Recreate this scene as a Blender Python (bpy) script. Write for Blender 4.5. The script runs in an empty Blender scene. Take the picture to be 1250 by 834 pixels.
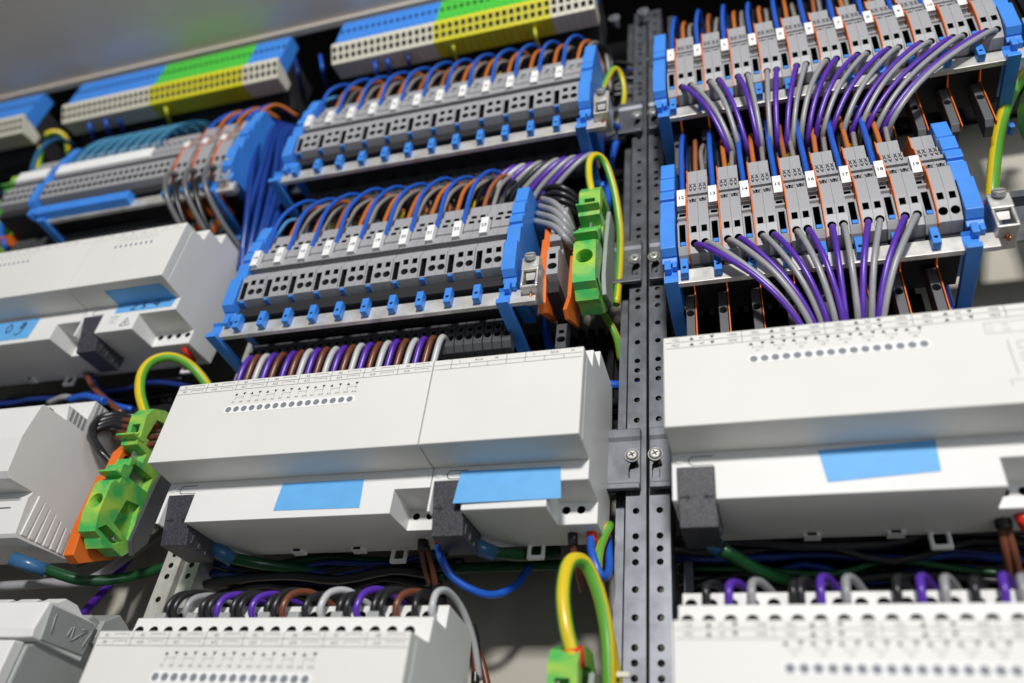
import bpy, bmesh, math, random
from mathutils import Vector, Matrix
R_ = random.Random(7)
sc = bpy.context.scene
COL = sc.collection
S = 0.001                                     # everything below is written in millimetres
# ---------------------------------------------------------------- camera
D = 275.0                                     # distance of the lens from the plane of the device lids
F = 1006.17; CX, CY = 625.0, 417.0
RW = Matrix(((0.95479829, -0.09840695, -0.28049297),
             (0.27940436, 0.61917387, 0.73386438),
             (0.10145656, -0.77906341, 0.61868148)))
cam = bpy.data.cameras.new('camera'); camo = bpy.data.objects.new('camera', cam); COL.objects.link(camo)
cam.sensor_width = 36; cam.lens = 36*F/1250; cam.clip_start = 0.005; cam.clip_end = 20
camo.matrix_world = Matrix.Translation((0, -D*S, 0)) @ (RW @ Matrix(((1,0,0),(0,-1,0),(0,0,-1)))).to_4x4()
cam.dof.use_dof = True; cam.dof.focus_distance = 0.405; cam.dof.aperture_fstop = 4.8
sc.camera = camo
def at(px, py, Y):
    d = RW @ Vector((px-CX, py-CY, F)); t = (Y+D)/d.y
    return Vector((d.x*t, Y, d.z*t))
# ---------------------------------------------------------------- world, lamps, exposure
w = bpy.data.worlds.new('World'); sc.world = w; w.use_nodes = True
bg = w.node_tree.nodes['Background']; bg.inputs['Color'].default_value = (0.85, 0.90, 1.0, 1); bg.inputs['Strength'].default_value = 0.085
def area(name, loc, target, size, power, col):
    l = bpy.data.lights.new(name, 'AREA'); l.shape = 'RECTANGLE'; l.size = size[0]; l.size_y = size[1]; l.energy = power; l.color = col
    o = bpy.data.objects.new(name, l); COL.objects.link(o); o.location = loc
    o.rotation_euler = (Vector(target)-Vector(loc)).to_track_quat('-Z', 'Y').to_euler(); return o
area('key_lamp', (0.14, -1.35, 0.50), (-0.10, 0, 0.34), (0.14, 0.11), 20, (1.0, 0.98, 0.955))
area('room_fill', (1.5, -1.5, 0.05), (-0.15, 0, 0.3), (1.0, 1.0), 10, (0.84, 0.91, 1.0))  # added fill lamp, stands for bounced room light on sides and undersides
sc.view_settings.view_transform = 'Standard'; sc.view_settings.look = 'None'
sc.view_settings.exposure = 0.0; sc.view_settings.gamma = 1
sc.render.engine = 'CYCLES'
# ---------------------------------------------------------------- materials
def mat(name, col, rough=0.45, metal=0.0, var=0.06, scale=60, bump=0.0, spec=0.5, col2=None, coat=0):
    m = bpy.data.materials.new(name); m.use_nodes = True; nt = m.node_tree; N = nt.nodes; L = nt.links
    p = N['Principled BSDF']; p.inputs['Metallic'].default_value = metal
    p.inputs['Specular IOR Level'].default_value = spec
    if coat: p.inputs['Coat Weight'].default_value = coat; p.inputs['Coat Roughness'].default_value = 0.15
    tc = N.new('ShaderNodeTexCoord'); nz = N.new('ShaderNodeTexNoise'); nz.inputs['Scale'].default_value = scale; nz.inputs['Detail'].default_value = 4
    L.new(tc.outputs['Object'], nz.inputs['Vector'])
    mx = N.new('ShaderNodeMix'); mx.data_type = 'RGBA'
    c2 = col2 if col2 else tuple(c*(1-var*2.5) for c in col)
    mx.inputs['A'].default_value = (*c2, 1); mx.inputs['B'].default_value = (*col, 1)
    cr = N.new('ShaderNodeMapRange'); cr.inputs['From Min'].default_value = 0.35; cr.inputs['From Max'].default_value = 0.62
    L.new(nz.outputs['Fac'], cr.inputs['Value']); L.new(cr.outputs['Result'], mx.inputs['Factor']); L.new(mx.outputs['Result'], p.inputs['Base Color'])
    mr = N.new('ShaderNodeMapRange'); mr.inputs['To Min'].default_value = rough-0.07; mr.inputs['To Max'].default_value = rough+0.07
    L.new(nz.outputs['Fac'], mr.inputs['Value']); L.new(mr.outputs['Result'], p.inputs['Roughness'])
    if bump:
        n2 = N.new('ShaderNodeTexNoise'); n2.inputs['Scale'].default_value = 2600; n2.inputs['Detail'].default_value = 2
        L.new(tc.outputs['Object'], n2.inputs['Vector'])
        b = N.new('ShaderNodeBump'); b.inputs['Strength'].default_value = bump; b.inputs['Distance'].default_value = 0.0002
        L.new(n2.outputs['Fac'], b.inputs['Height']); L.new(b.outputs['Normal'], p.inputs['Normal'])
    if 'swirled' in name: cr.inputs['From Min'].default_value = 0.36; cr.inputs['From Max'].default_value = 0.68; nz.inputs['Distortion'].default_value = 1.2
    return m
M = {}
M['lid'] = mat('cream plastic', (0.76, 0.75, 0.71), 0.46, bump=0.12, var=0.012, scale=25, spec=0.25)
M['white'] = mat('white plastic', (0.78, 0.775, 0.75), 0.42, bump=0.05, var=0.012, scale=25, spec=0.35)
M['grey_case'] = mat('grey case plastic', (0.33, 0.345, 0.335), 0.5, bump=0.2, var=0.02)
M['dark'] = mat('dark inside', (0.012, 0.012, 0.014), 0.7, var=0.02)  # near-black paints shade into holes and slots; also used for small marks
M['term'] = mat('grey terminal plastic', (0.37, 0.37, 0.385), 0.45, bump=0.08, var=0.03)
M['term_dark'] = mat('charcoal terminal plastic', (0.075, 0.077, 0.085), 0.5, var=0.03)
M['term_shaded'] = mat('shaded grey terminal plastic', (0.11, 0.11, 0.118), 0.5, var=0.03)  # terminal grey darkened to stand for shade under the right rows
M['under_shade'] = mat('black underside shade', (0.03, 0.03, 0.034), 0.6, var=0.03, spec=0.25)  # black stands in for shade on terminal undersides
M['blue'] = mat('blue plastic', (0.055, 0.27, 0.82), 0.4, bump=0.08, var=0.03)
M['deep_blue'] = mat('deep blue plastic', (0.03, 0.17, 0.55), 0.42, var=0.04)
M['green'] = mat('bright green plastic', (0.08, 0.60, 0.06), 0.4, var=0.06)
M['yellow'] = mat('bright yellow plastic', (0.74, 0.69, 0.02), 0.45, var=0.05)
M['ivory'] = mat('ivory plastic', (0.74, 0.71, 0.58), 0.5, var=0.04)
M['orange'] = mat('orange plastic', (0.82, 0.17, 0.02), 0.42, var=0.04)
M['gy'] = mat('green and yellow swirled plastic', (0.40, 0.62, 0.08), 0.30, scale=60, col2=(0.06, 0.46, 0.11))
M['marker'] = mat('white marker card', (0.86, 0.86, 0.85), 0.65, var=0.01)
M['ink'] = mat('black ink', (0.02, 0.02, 0.022), 0.6, var=0.02)
M['ink_grey'] = mat('grey ink', (0.20, 0.20, 0.205), 0.6, var=0.02)
M['ink_pale'] = mat('pale grey print', (0.42, 0.41, 0.40), 0.6, var=0.02)
M['ink_slot'] = mat('dark slot', (0.07, 0.065, 0.06), 0.6, var=0.02)
M['lens'] = mat('grey window', (0.24, 0.25, 0.28), 0.62, var=0.06, scale=400, spec=0.2)
M['black'] = mat('black speckled plastic', (0.024, 0.024, 0.032), 0.45, bump=0.5, var=0.2, scale=1500, col2=(0.085, 0.085, 0.10))
M['tape'] = mat('blue masking tape', (0.13, 0.42, 0.80), 0.55, var=0.03, scale=120)
M['zinc'] = mat('zinc plated steel', (0.55, 0.565, 0.60), 0.36, metal=0.85, var=0.1, scale=140)
M['zinc_dull'] = mat('dull steel', (0.20, 0.21, 0.235), 0.42, metal=0.7, var=0.12, scale=90)
M['tin'] = mat('tinned busbar', (0.80, 0.78, 0.73), 0.42, metal=0.55, var=0.09, scale=120)
M['nickel'] = mat('nickel clamp', (0.74, 0.73, 0.69), 0.38, metal=0.6, var=0.08, scale=200)
M['copper'] = mat('copper strands', (0.75, 0.30, 0.12), 0.3, metal=1.0)
M['panel'] = mat('beige back panel', (0.50, 0.47, 0.40), 0.5, var=0.05, scale=6)
M['ceil'] = mat('grey painted steel', (0.74, 0.67, 0.58), 0.25, var=0.03, scale=5, coat=0.4)
M['backing'] = mat('black duct', (0.010, 0.010, 0.012), 0.75, var=0.1, spec=0.15)  # near-black standing in for the shade in the gaps
wc = dict(blue=(0.018, 0.11, 0.56), orange=(0.56, 0.165, 0.035), tan=(0.36, 0.12, 0.04), grey=(0.32, 0.32, 0.33), black=(0.018, 0.018, 0.02), purple=(0.10, 0.03, 0.39),
          brown=(0.17, 0.055, 0.028), white=(0.52, 0.52, 0.53), light_blue=(0.10, 0.32, 0.62), red=(0.75, 0.03, 0.015), wgreen=(0.13, 0.40, 0.045),
          wyellow=(0.74, 0.56, 0.02), dark_green=(0.008, 0.065, 0.02), wrap=(0.04, 0.13, 0.27), dark_blue=(0.01, 0.03, 0.18), deep_blue=(0.009, 0.045, 0.26), dark_grey=(0.14, 0.14, 0.145), warm_grey=(0.30, 0.275, 0.25), teal=(0.03, 0.14, 0.29), light_teal=(0.10, 0.36, 0.56))
for k_, v_ in wc.items(): M['w_'+k_] = mat(k_+' cable sheath', v_, 0.30, var=0.03, scale=90)
# ---------------------------------------------------------------- mesh helpers
class MB:
    def __init__(s): s.v = []; s.f = []; s.m = []; s.sm = []
    def add(s, vs, fs, mi=0, smooth=False):
        o = len(s.v); s.v += [tuple(v) for v in vs]
        for f in fs: s.f.append([i+o for i in f]); s.m.append(mi); s.sm.append(smooth)
        return s
    def box(s, x0, x1, y0, y1, z0, z1, mi=0):
        vs = [(x, y, z) for x in (x0, x1) for y in (y0, y1) for z in (z0, z1)]
        return s.add(vs, [(0,1,3,2), (4,6,7,5), (0,4,5,1), (2,3,7,6), (0,2,6,4), (1,5,7,3)], mi)
    def px(s, prof, x0, x1, mi=0):            # profile (y, z) extruded along x
        a = sum(prof[i][0]*prof[(i+1) % len(prof)][1]-prof[(i+1) % len(prof)][0]*prof[i][1] for i in range(len(prof)))
        if a < 0: prof = prof[::-1]
        n = len(prof); vs = [(x0, *p) for p in prof]+[(x1, *p) for p in prof]
        return s.add(vs, [tuple(range(n))[::-1], tuple(range(n, 2*n))]+[(i, (i+1) % n, n+(i+1) % n, n+i) for i in range(n)], mi)
    def py(s, prof, y0, y1, mi=0):            # profile (x, z) extruded along y
        a = sum(prof[i][0]*prof[(i+1) % len(prof)][1]-prof[(i+1) % len(prof)][0]*prof[i][1] for i in range(len(prof)))
        if a < 0: prof = prof[::-1]
        n = len(prof); vs = [(p[0], y0, p[1]) for p in prof]+[(p[0], y1, p[1]) for p in prof]
        return s.add(vs, [tuple(range(n)), tuple(range(n, 2*n))[::-1]]+[(i, n+i, n+(i+1) % n, (i+1) % n) for i in range(n)], mi)
    def tube(s, pts, r, n=10, mi=0, mfun=None, cap=True, sub=6, twist=0.0):
        P = [Vector(p) for p in pts]
        if sub > 1 and len(P) > 2:
            Q = []
            E_ = [P[0]*2-P[1]]+P+[P[-1]*2-P[-2]]
            for i in range(1, len(E_)-2):
                a, b, c, d = E_[i-1:i+3]
                for k in range(sub):
                    t = k/sub; Q.append(0.5*((2*b)+(c-a)*t+(2*a-5*b+4*c-d)*t*t+(3*b-a-3*c+d)*t*t*t))
            Q.append(P[-1]); P = Q
        T = [(P[min(i+1, len(P)-1)]-P[max(i-1, 0)]).normalized() for i in range(len(P))]
        u = T[0].cross(Vector((0.13, 0.2, 0.97)));
        if u.length < 1e-3: u = T[0].cross(Vector((1, 0, 0)))
        u.normalize(); vs = []
        for i, (p, t) in enumerate(zip(P, T)):
            u = (u-t*u.dot(t)).normalized(); v = t.cross(u); tw = twist*i
            rr = r[min(i, len(r)-1)] if isinstance(r, (list, tuple)) else r
            for k in range(n):
                a = 2*math.pi*k/n+tw; vs.append(p+(u*math.cos(a)+v*math.sin(a))*rr)
        o = len(s.v); s.v += [tuple(v) for v in vs]
        for i in range(len(P)-1):
            for k in range(n):
                k2 = (k+1) % n
                s.f.append([o+i*n+k, o+i*n+k2, o+(i+1)*n+k2, o+(i+1)*n+k]); s.m.append(mfun(k) if mfun else mi); s.sm.append(True)
        if cap:
            s.f.append([o+k for k in range(n)][::-1]); s.m.append(mi); s.sm.append(False)
            s.f.append([o+(len(P)-1)*n+k for k in range(n)]); s.m.append(mi); s.sm.append(False)
        return s
    def cyl(s, p0, p1, r, n=20, mi=0, r1=None):
        return s.tube([p0, p1], [r, r if r1 is None else r1], n, mi, sub=1)
    def text(s, t, x, z, size, y, mi=0, shear=0.0, align='CENTER'):
        vs, fs = textmesh(t, align)
        return s.add([(x+(v[0]+v[1]*shear)*size, y, z+v[1]*size) for v in vs], fs, mi)
    def tri(s, x, z, h, y, up=True, mi=0):
        d = h if up else -h
        p = [(x-h*0.62, y, z-d/2), (x+h*0.62, y, z-d/2), (x, y, z+d/2)]
        return s.add(p, [(0, 1, 2)], mi)
    def rect(s, x0, x1, z0, z1, y, mi=0): return s.add([(x0, y, z0), (x1, y, z0), (x1, y, z1), (x0, y, z1)], [(0, 1, 2, 3)], mi)
    def disc(s, x, z, r, y, mi=0, n=20, rz=None):
        rz = rz or r
        return s.add([(x+r*math.cos(2*math.pi*k/n), y, z+rz*math.sin(2*math.pi*k/n)) for k in range(n)], [tuple(range(n))], mi)
    def mesh(s, name, org=(0, 0, 0)):
        me = bpy.data.meshes.new(name)
        me.from_pydata([((v[0]-org[0])*S, (v[1]-org[1])*S, (v[2]-org[2])*S) for v in s.v], [], s.f)
        me.polygons.foreach_set('material_index', s.m); me.polygons.foreach_set('use_smooth', s.sm); me.update(); return me
_txt = {}
def textmesh(t, align):
    if (t, align) not in _txt:
        c = bpy.data.curves.new('t', 'FONT'); c.body = t; c.align_x = align; c.align_y = 'CENTER'; c.resolution_u = 2; c.size = 1; c.offset = 0.022
        o = bpy.data.objects.new('t', c); COL.objects.link(o); bpy.context.view_layer.update()
        me = bpy.data.meshes.new_from_object(o.evaluated_get(bpy.context.evaluated_depsgraph_get()))
        _txt[(t, align)] = ([(v.co.x, v.co.y) for v in me.vertices], [tuple(p.vertices) for p in me.polygons])
        bpy.data.objects.remove(o); bpy.data.curves.remove(c); bpy.data.meshes.remove(me)
    return _txt[(t, align)]
def mats(me, ms):
    for m in ms: me.materials.append(M[m] if isinstance(m, str) else m)
def bake(mb, ms, org, cut=None, bevel=0.0, seg=2, name='part'):
    me = mb.mesh(name, org); mats(me, ms)
    if not cut and not bevel: return me
    o = bpy.data.objects.new('tmp', me); COL.objects.link(o); tmp = [o]
    for c in (cut or []):
        cm = c.mesh('cut', org); mats(cm, ms); co = bpy.data.objects.new('cut', cm); COL.objects.link(co); tmp.append(co)
        b = o.modifiers.new('b', 'BOOLEAN'); b.operation = 'DIFFERENCE'; b.solver = 'EXACT'; b.object = co
        try: b.use_self = False
        except Exception: pass
    if bevel:
        b = o.modifiers.new('v', 'BEVEL'); b.width = bevel*S; b.segments = seg; b.limit_method = 'ANGLE'; b.angle_limit = math.radians(32); b.harden_normals = False; b.use_clamp_overlap = True
    bpy.context.view_layer.update(); dg = bpy.context.evaluated_depsgraph_get()
    new = bpy.data.meshes.new_from_object(o.evaluated_get(dg)); new.name = name
    for t in tmp: bpy.data.objects.remove(t)
    return new
ORG = {}
def thing(name, label, cat, loc, group=None):
    o = bpy.data.objects.new(name, None); COL.objects.link(o); o.empty_display_size = 0.005
    o.location = Vector(loc)*S; o['label'] = label; o['category'] = cat
    if group: o['group'] = group
    ORG[o.name] = Vector(loc); return o
def part(name, mb, ms, parent, cut=None, bevel=0.0, seg=2, label=None, org=None):
    if isinstance(ms, str): ms = [ms]
    org = org if org is not None else ORG[parent.name]
    o = bpy.data.objects.new(name, bake(mb, ms, org, cut, bevel, seg, name)); COL.objects.link(o); o.parent = parent; ORG[o.name] = org
    if label: o['label'] = label
    return o
def single(name, mb, ms, label, cat, loc, group=None, cut=None, bevel=0.0, kind=None):
    if isinstance(ms, str): ms = [ms]
    o = bpy.data.objects.new(name, bake(mb, ms, loc, cut, bevel, 2, name)); COL.objects.link(o); o.location = Vector(loc)*S
    if kind: o['kind'] = kind
    if label: o['label'] = label
    if cat: o['category'] = cat
    if group: o['group'] = group
    return o
def copy_thing(root, loc, label, skip=(), sx=None):
    c = root.copy(); COL.objects.link(c); c.location = Vector(loc)*S; c['label'] = label; ORG[c.name] = Vector(loc)
    if sx: c.scale = (sx, 1, 1)
    for ch in list(root.children):
        if ch.name.split('.')[0] in skip+('marker',): continue
        d = ch.copy(); COL.objects.link(d); d.parent = c
        for g in ch.children:
            e = g.copy(); COL.objects.link(e); e.parent = d
    return c
def wire(pts, r, col, label, group=None, name='wire', n=8, sub=6, ph=0):
    loc = tuple(pts[0]); mb = MB()
    if col == 'gy':
        mb.tube(pts, r, 12, mfun=lambda k: 1 if ((k+ph)//3) % 2 else 0, sub=sub, twist=0.015); ms = ['w_wgreen', 'w_wyellow']
    else: mb.tube(pts, r, n, sub=sub); ms = ['w_'+col]
    return single(name, mb, ms, label, 'wire' if r < 1.7 else 'cable', loc, group)
ORD = ['first', 'second', 'third', 'fourth', 'fifth', 'sixth', 'seventh', 'eighth', 'ninth', 'tenth', 'eleventh', 'twelfth', 'thirteenth', 'fourteenth', 'fifteenth', 'sixteenth',
       'seventeenth', 'eighteenth', 'nineteenth', 'twentieth', 'twenty-first', 'twenty-second', 'twenty-third', 'twenty-fourth', 'twenty-fifth', 'twenty-sixth']
# ---------------------------------------------------------------- the setting
single('back_panel', MB().box(-1500, 900, 122, 124, -400, 1100), 'panel', None, None, (0, 122, 0), kind='structure')
cp = MB().box(-1400, 500, -240, 20, 604, 609).box(-1400, 500, 14, 20, 601.5, 604)
single('ceiling', cp, 'ceil', None, None, (0, 0, 604), kind='structure', bevel=0.6)
single('ceiling_recess', MB().box(-1400, 900, 20.5, 121, 660, 664), 'backing', None, None, (0, 100, 660), kind='structure')  # painted black for the shade above the ceiling lip
# ---------------------------------------------------------------- mounting posts
def post(x0, x1, label, z0=20, z1=590, y=62, shiny='zinc_dull', side=1, zt=None):
    t = thing('perforated_post', label, 'steel post', ((x0+x1)/2, y, z0), 'perforated mounting posts')
    b = MB().box(x0, x1, y, y+1.6, z0, z1)
    xs = x1-1.6 if side > 0 else x0
    b.box(x0, x0+1.4, y+1.4, y+20, z0, z1).box(x1-1.4, x1, y+1.4, y+20, z0, z1)
    cut = MB(); xc = (x0+x1)/2; z = 97.5; k = 0
    zz = z0+4
    pat = [0, 12.1, 18.2, 24.3, 36.6, 49]      # repeats every 49 mm
    z = 103.2-49*3
    while z < z1-4:
        for d in (0, 6.1, 12.2, 24.6, 36.7):
            h = z+d
            if z0+4 < h < z1-4: cut.cyl((xc, y-4, h), (xc, y+1.5+3, h), 1.55, 14, 1)
        z += 49
    part('post_body', b, [shiny, 'dark'], t, cut=[cut], bevel=0.0)
    return t
post(-63.3, -54.0, 'perforated steel post, left of the central pair between middle and right columns', z1=600)
post(-52.6, -43.3, 'perforated steel post, right of the central pair beside the right column', z1=600)
p3 = post(-309.5, -299.5, 'bright perforated strip with round holes, left of the pair beside the green terminal', z0=20, z1=330, y=66, shiny='tin')
p4 = post(-296, -287, 'bright perforated strip with round holes, right of the pair above the bottom device', z0=20, z1=330, y=66, shiny='tin')
p5 = MB().box(-39, -35, 70, 73, 20, 600)
single('side_strip', p5, 'zinc_dull', 'narrow dark steel strip behind the right perforated post', 'steel strip', (-37, 70, 20))
single('side_strip', MB().box(-69.5, -65.5, 70, 73, 20, 600), 'zinc_dull', 'narrow dark steel strip just left of the left perforated post', 'steel strip', (-67, 70, 20))
# rails with bracket tabs
def rail(x0, x1, zc, label, y=60):
    prof = [(y, -17.5), (y, -13), (y+6, -12), (y+6, 12), (y, 13), (y, 17.5), (y+1.2, 17.5), (y+1.2, 14), (y+7.2, 13), (y+7.2, -13), (y+1.2, -14), (y+1.2, -17.5)]
    t = thing('mounting_rail', label, 'steel rail', ((x0+x1)/2, y, zc), 'horizontal mounting rails')
    part('rail_profile', MB().px([(a, b+zc) for a, b in prof], x0, x1), 'zinc_dull', t)
    return t
def tab(t, x0, x1, zc, sx, y=58.0):
    prof = [(y+1, -16), (y, -13), (y, 9), (y-1, 11), (y-1, 15.5), (y+3.5, 16.5), (y+3.5, 14), (y+1.6, 11), (y+1.6, -14)]
    b = MB().px([(a, q+zc) for a, q in prof], x0, x1)
    b.box(x0+.2, x1-.2, y-1.6, y+.9, zc-17, zc-14.2)
    cut = MB().py([(sx-1.6, zc-11), (sx+1.6, zc-11), (sx+1.6, zc-6.5), (sx+2.8, zc-5), (sx+2.2, zc-2.5), (sx-.6, zc-2.5), (sx-1.6, zc-5)], y-6, y+5, 1)
    tb = part('bracket_tab', b, ['zinc_dull', 'dark'], t, cut=[cut], bevel=0.4)
    s = MB().cyl((sx, y-0.1, zc+0.5), (sx, y-1.3, zc+0.5), 3.4, 20).cyl((sx, y-1.3, zc+0.5), (sx, y-2.2, zc+0.5), 3.2, 20, r1=1.9)
    for a in (0.5, 2.07):
        c, n = math.cos(a), math.sin(a)
        q = [(sx+c*1.5-n*.3, zc+.5+n*1.5+c*.3), (sx+c*1.5+n*.3, zc+.5+n*1.5-c*.3), (sx-c*1.5+n*.3, zc+.5-n*1.5-c*.3), (sx-c*1.5-n*.3, zc+.5-n*1.5+c*.3)]
        s.add([(u, y-2.24-a*0.01, v) for u, v in q], [(0, 1, 2, 3)], 1)
    part('screw', s, ['nickel', 'dark'], t)
ZM, ZT2, ZT1, ZB = 202.5, 331.0, 464.5, 77.0
for zc, nm in ((ZM, 'middle device'), (ZT2, 'lower middle terminal'), (ZT1, 'upper middle terminal'), (ZB, 'bottom device')):
    t = rail(-326, -68, zc, 'zinc mounting rail carrying the %s row in the middle column' % nm); tab(t, -72.5, -56, zc, -59.8)
for zc, nm in ((ZM, 'right device'), (ZT2, 'lower right terminal'), (ZT1, 'upper right terminal'), (ZB, 'bottom right device')):
    t = rail(-39, 400, zc, 'zinc mounting rail carrying the %s row in the right column' % nm); tab(t, -52, -41.5, zc, -49.0)
for zc, nm in ((ZM-2, 'grey rounded device'), (333, 'left device'), (ZT1+1, 'upper left terminal'), (76, 'lowest left device')):
    rail(-800, -333, zc, 'zinc mounting rail carrying the %s row in the left column' % nm)
# ---------------------------------------------------------------- dark wiring and backings added for shade behind
def mass(name, boxes, label, seed, cols=('black', 'black', 'black', 'dark_blue', 'black')):
    r = random.Random(seed); mb = MB(); names = sorted(set(cols))
    for (x0, x1, y0, y1, z0, z1, n) in boxes:
        for _ in range(n):
            z = r.uniform(z0, z1); y = r.uniform(y0, y1); pts = []; xx = x0-6
            while xx < x1+6:
                pts.append((xx, y+r.uniform(-3, 3), z+r.uniform(-4, 4))); xx += r.uniform(18, 34)
            if len(pts) > 2: mb.tube(pts, r.uniform(1.4, 2.6), 6, mi=names.index(r.choice(cols)), sub=3)
    return single(name, mb, ['w_'+c for c in names], label, 'wiring', (0, 0, 0), kind='stuff')
def backing(x0, x1, zc, h, label, y=84):  # added dark backing where only shade lies between the rows
    t = thing('shade_backing', label, 'wiring duct', ((x0+x1)/2, y+30, zc), 'added black shade backings')
    b = MB().box(x0, x1, y+3, min(y+36, 120), zc-h/2, zc+h/2); part('backing_body', b, 'backing', t, bevel=0.6)
    f = MB(); x = x0+2
    while x < x1-3: f.box(x, x+3.4, y-1, y+3.1, zc-h/2-2, zc+h/2+2); x += 6
    part('backing_fingers', f, 'backing', t)
backing(-327, -70, 262, 82, 'added black shade duct behind the wires above the middle device row')
backing(-327, -70, 398, 50, 'added black shade duct behind the middle column between both terminal rows')
backing(-327, -70, 520, 62, 'added black shade duct behind the top coloured terminals of the middle column')
backing(-39, 84, 262, 78, 'added black shade duct behind the converging wires above the right device', y=74)
backing(-39, 92, 398, 62, 'added black shade duct behind the right column between both terminal rows')
backing(-39, 200, 530, 62, 'added black shade duct above the upper right terminal row')
backing(-800, -334, 520, 66, 'added black shade duct behind the top coloured terminals of the left column')
backing(-800, -334, 398, 60, 'added black shade duct between left terminal row and left device')
backing(-800, -334, 262, 50, 'added black shade duct below the left device')
backing(-39, 400, 160, 60, 'added black shade duct behind the gap under the right device', y=92)
single('shade_panel', MB().box(-800, 400, 118, 121, 480, 659), 'backing', 'added black sheet standing in for shade below the cabinet top', 'panel', (0, 118, 600))  # added sheet, keeps the gaps up here as dark as shade
mass('cable_mass', [(-325, -75, 66, 84, 226, 262, 10), (-325, -75, 68, 84, 372, 410, 12), (-327, 60, 60, 90, 500, 545, 22), (-38, 90, 66, 84, 226, 270, 12),
                    (-38, 80, 68, 84, 372, 412, 12), (-800, -336, 62, 90, 490, 560, 24), (-800, -336, 66, 84, 232, 290, 16), (-800, -336, 66, 84, 368, 410, 10)],
     'tangle of dark cables added as shade behind the terminal rows', 3)  # dark cables added so the gaps between rows stay in shade
mass('cable_mass', [(-280, -150, 74, 96, 150, 168, 12), (-36, 380, 66, 90, 128, 172, 20)], 'dark green and black cables sagging under the device row', 5, ('black', 'dark_green', 'black', 'dark_blue', 'black'))

# ---------------------------------------------------------------- terminals
TY = 58.0
def shift(prof, dz): return [(a, b+dz) for a, b in prof]
PN = [(57.5, -39), (30, -43), (22, -42.5), (18, -40.5), (15.6, -37), (14.6, -21), (17.5, -20), (17.8, -16.8), (16.2, -16.2), (16.0, -15), (18.6, -14.6), (18.6, -10), (16.2, -9.6), (17.0, 3.6), (18, 5), (22.5, 7), (27, 7.6), (27, 18), (36, 20), (57.5, 22)]
PR = [(57.5, -39), (30, -42), (24, -41.5), (18, -40), (15.6, -34), (14.0, -30), (13.2, -24), (12.6, -9.2), (13.4, -8.2), (16.2, -8.0), (15.8, -1.4), (18.6, -1.2), (18.6, 1.0), (16.4, 1.2), (16.4, 3.6), (19.2, 4.4), (19.0, 9), (20.2, 9.4), (19.8, 13.6), (22.6, 15), (22.2, 26), (24, 28), (33, 29.5), (33, 32), (46, 34), (57.5, 34)]
PM = [(57.5, -39), (30, -42), (24, -41), (21, -36.4), (14.6, -35.2), (12.8, -19.4), (14.6, -18.4), (14.8, -15.0), (21.5, -14.8), (21.5, -10.8), (14.8, -10.4), (15.0, -5.6), (17.0, -5.2), (17.0, -2.6), (16.0, -2.2), (16.4, 3.6), (18.8, 4.4), (18.8, 10), (20.8, 10.6), (20.8, 16.6), (23.4, 17.4), (23.4, 25), (26, 27), (34, 28.5), (34, 31), (57.5, 32)]
W = 5.05
def lobe(b, cut, zb, zt, y, xs=0.25, hz=None, two=True):
    b.px([(49, zb), (y+3, zb), (y, zb+3), (y, zt-3), (y+4, zt), (49, zt)], xs, W-xs, 0)
    hz = hz or (zb+zt)/2
    cut.cyl((W/2, y-3, hz), (W/2, y+9, hz), 1.9, 14, 1)
    if two: cut.box(W/2-1.1, W/2+1.1, y-3, y+6, hz+4.2, hz+6.2, 1)
PNM = [(57.5, -39), (30, -42), (24, -41), (21, -36.4), (14.8, -35.2), (13.0, -19.6), (14.6, -18.6), (14.8, -15.0), (21.5, -14.8), (21.5, -10.8), (14.8, -10.4), (15.4, 3.6), (18.8, 4.4), (18.8, 10), (20.8, 10.6), (20.8, 16.6), (23.4, 17.4), (23.4, 25), (26, 27), (34, 28.5), (57.5, 30)]
tN = {}
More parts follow.
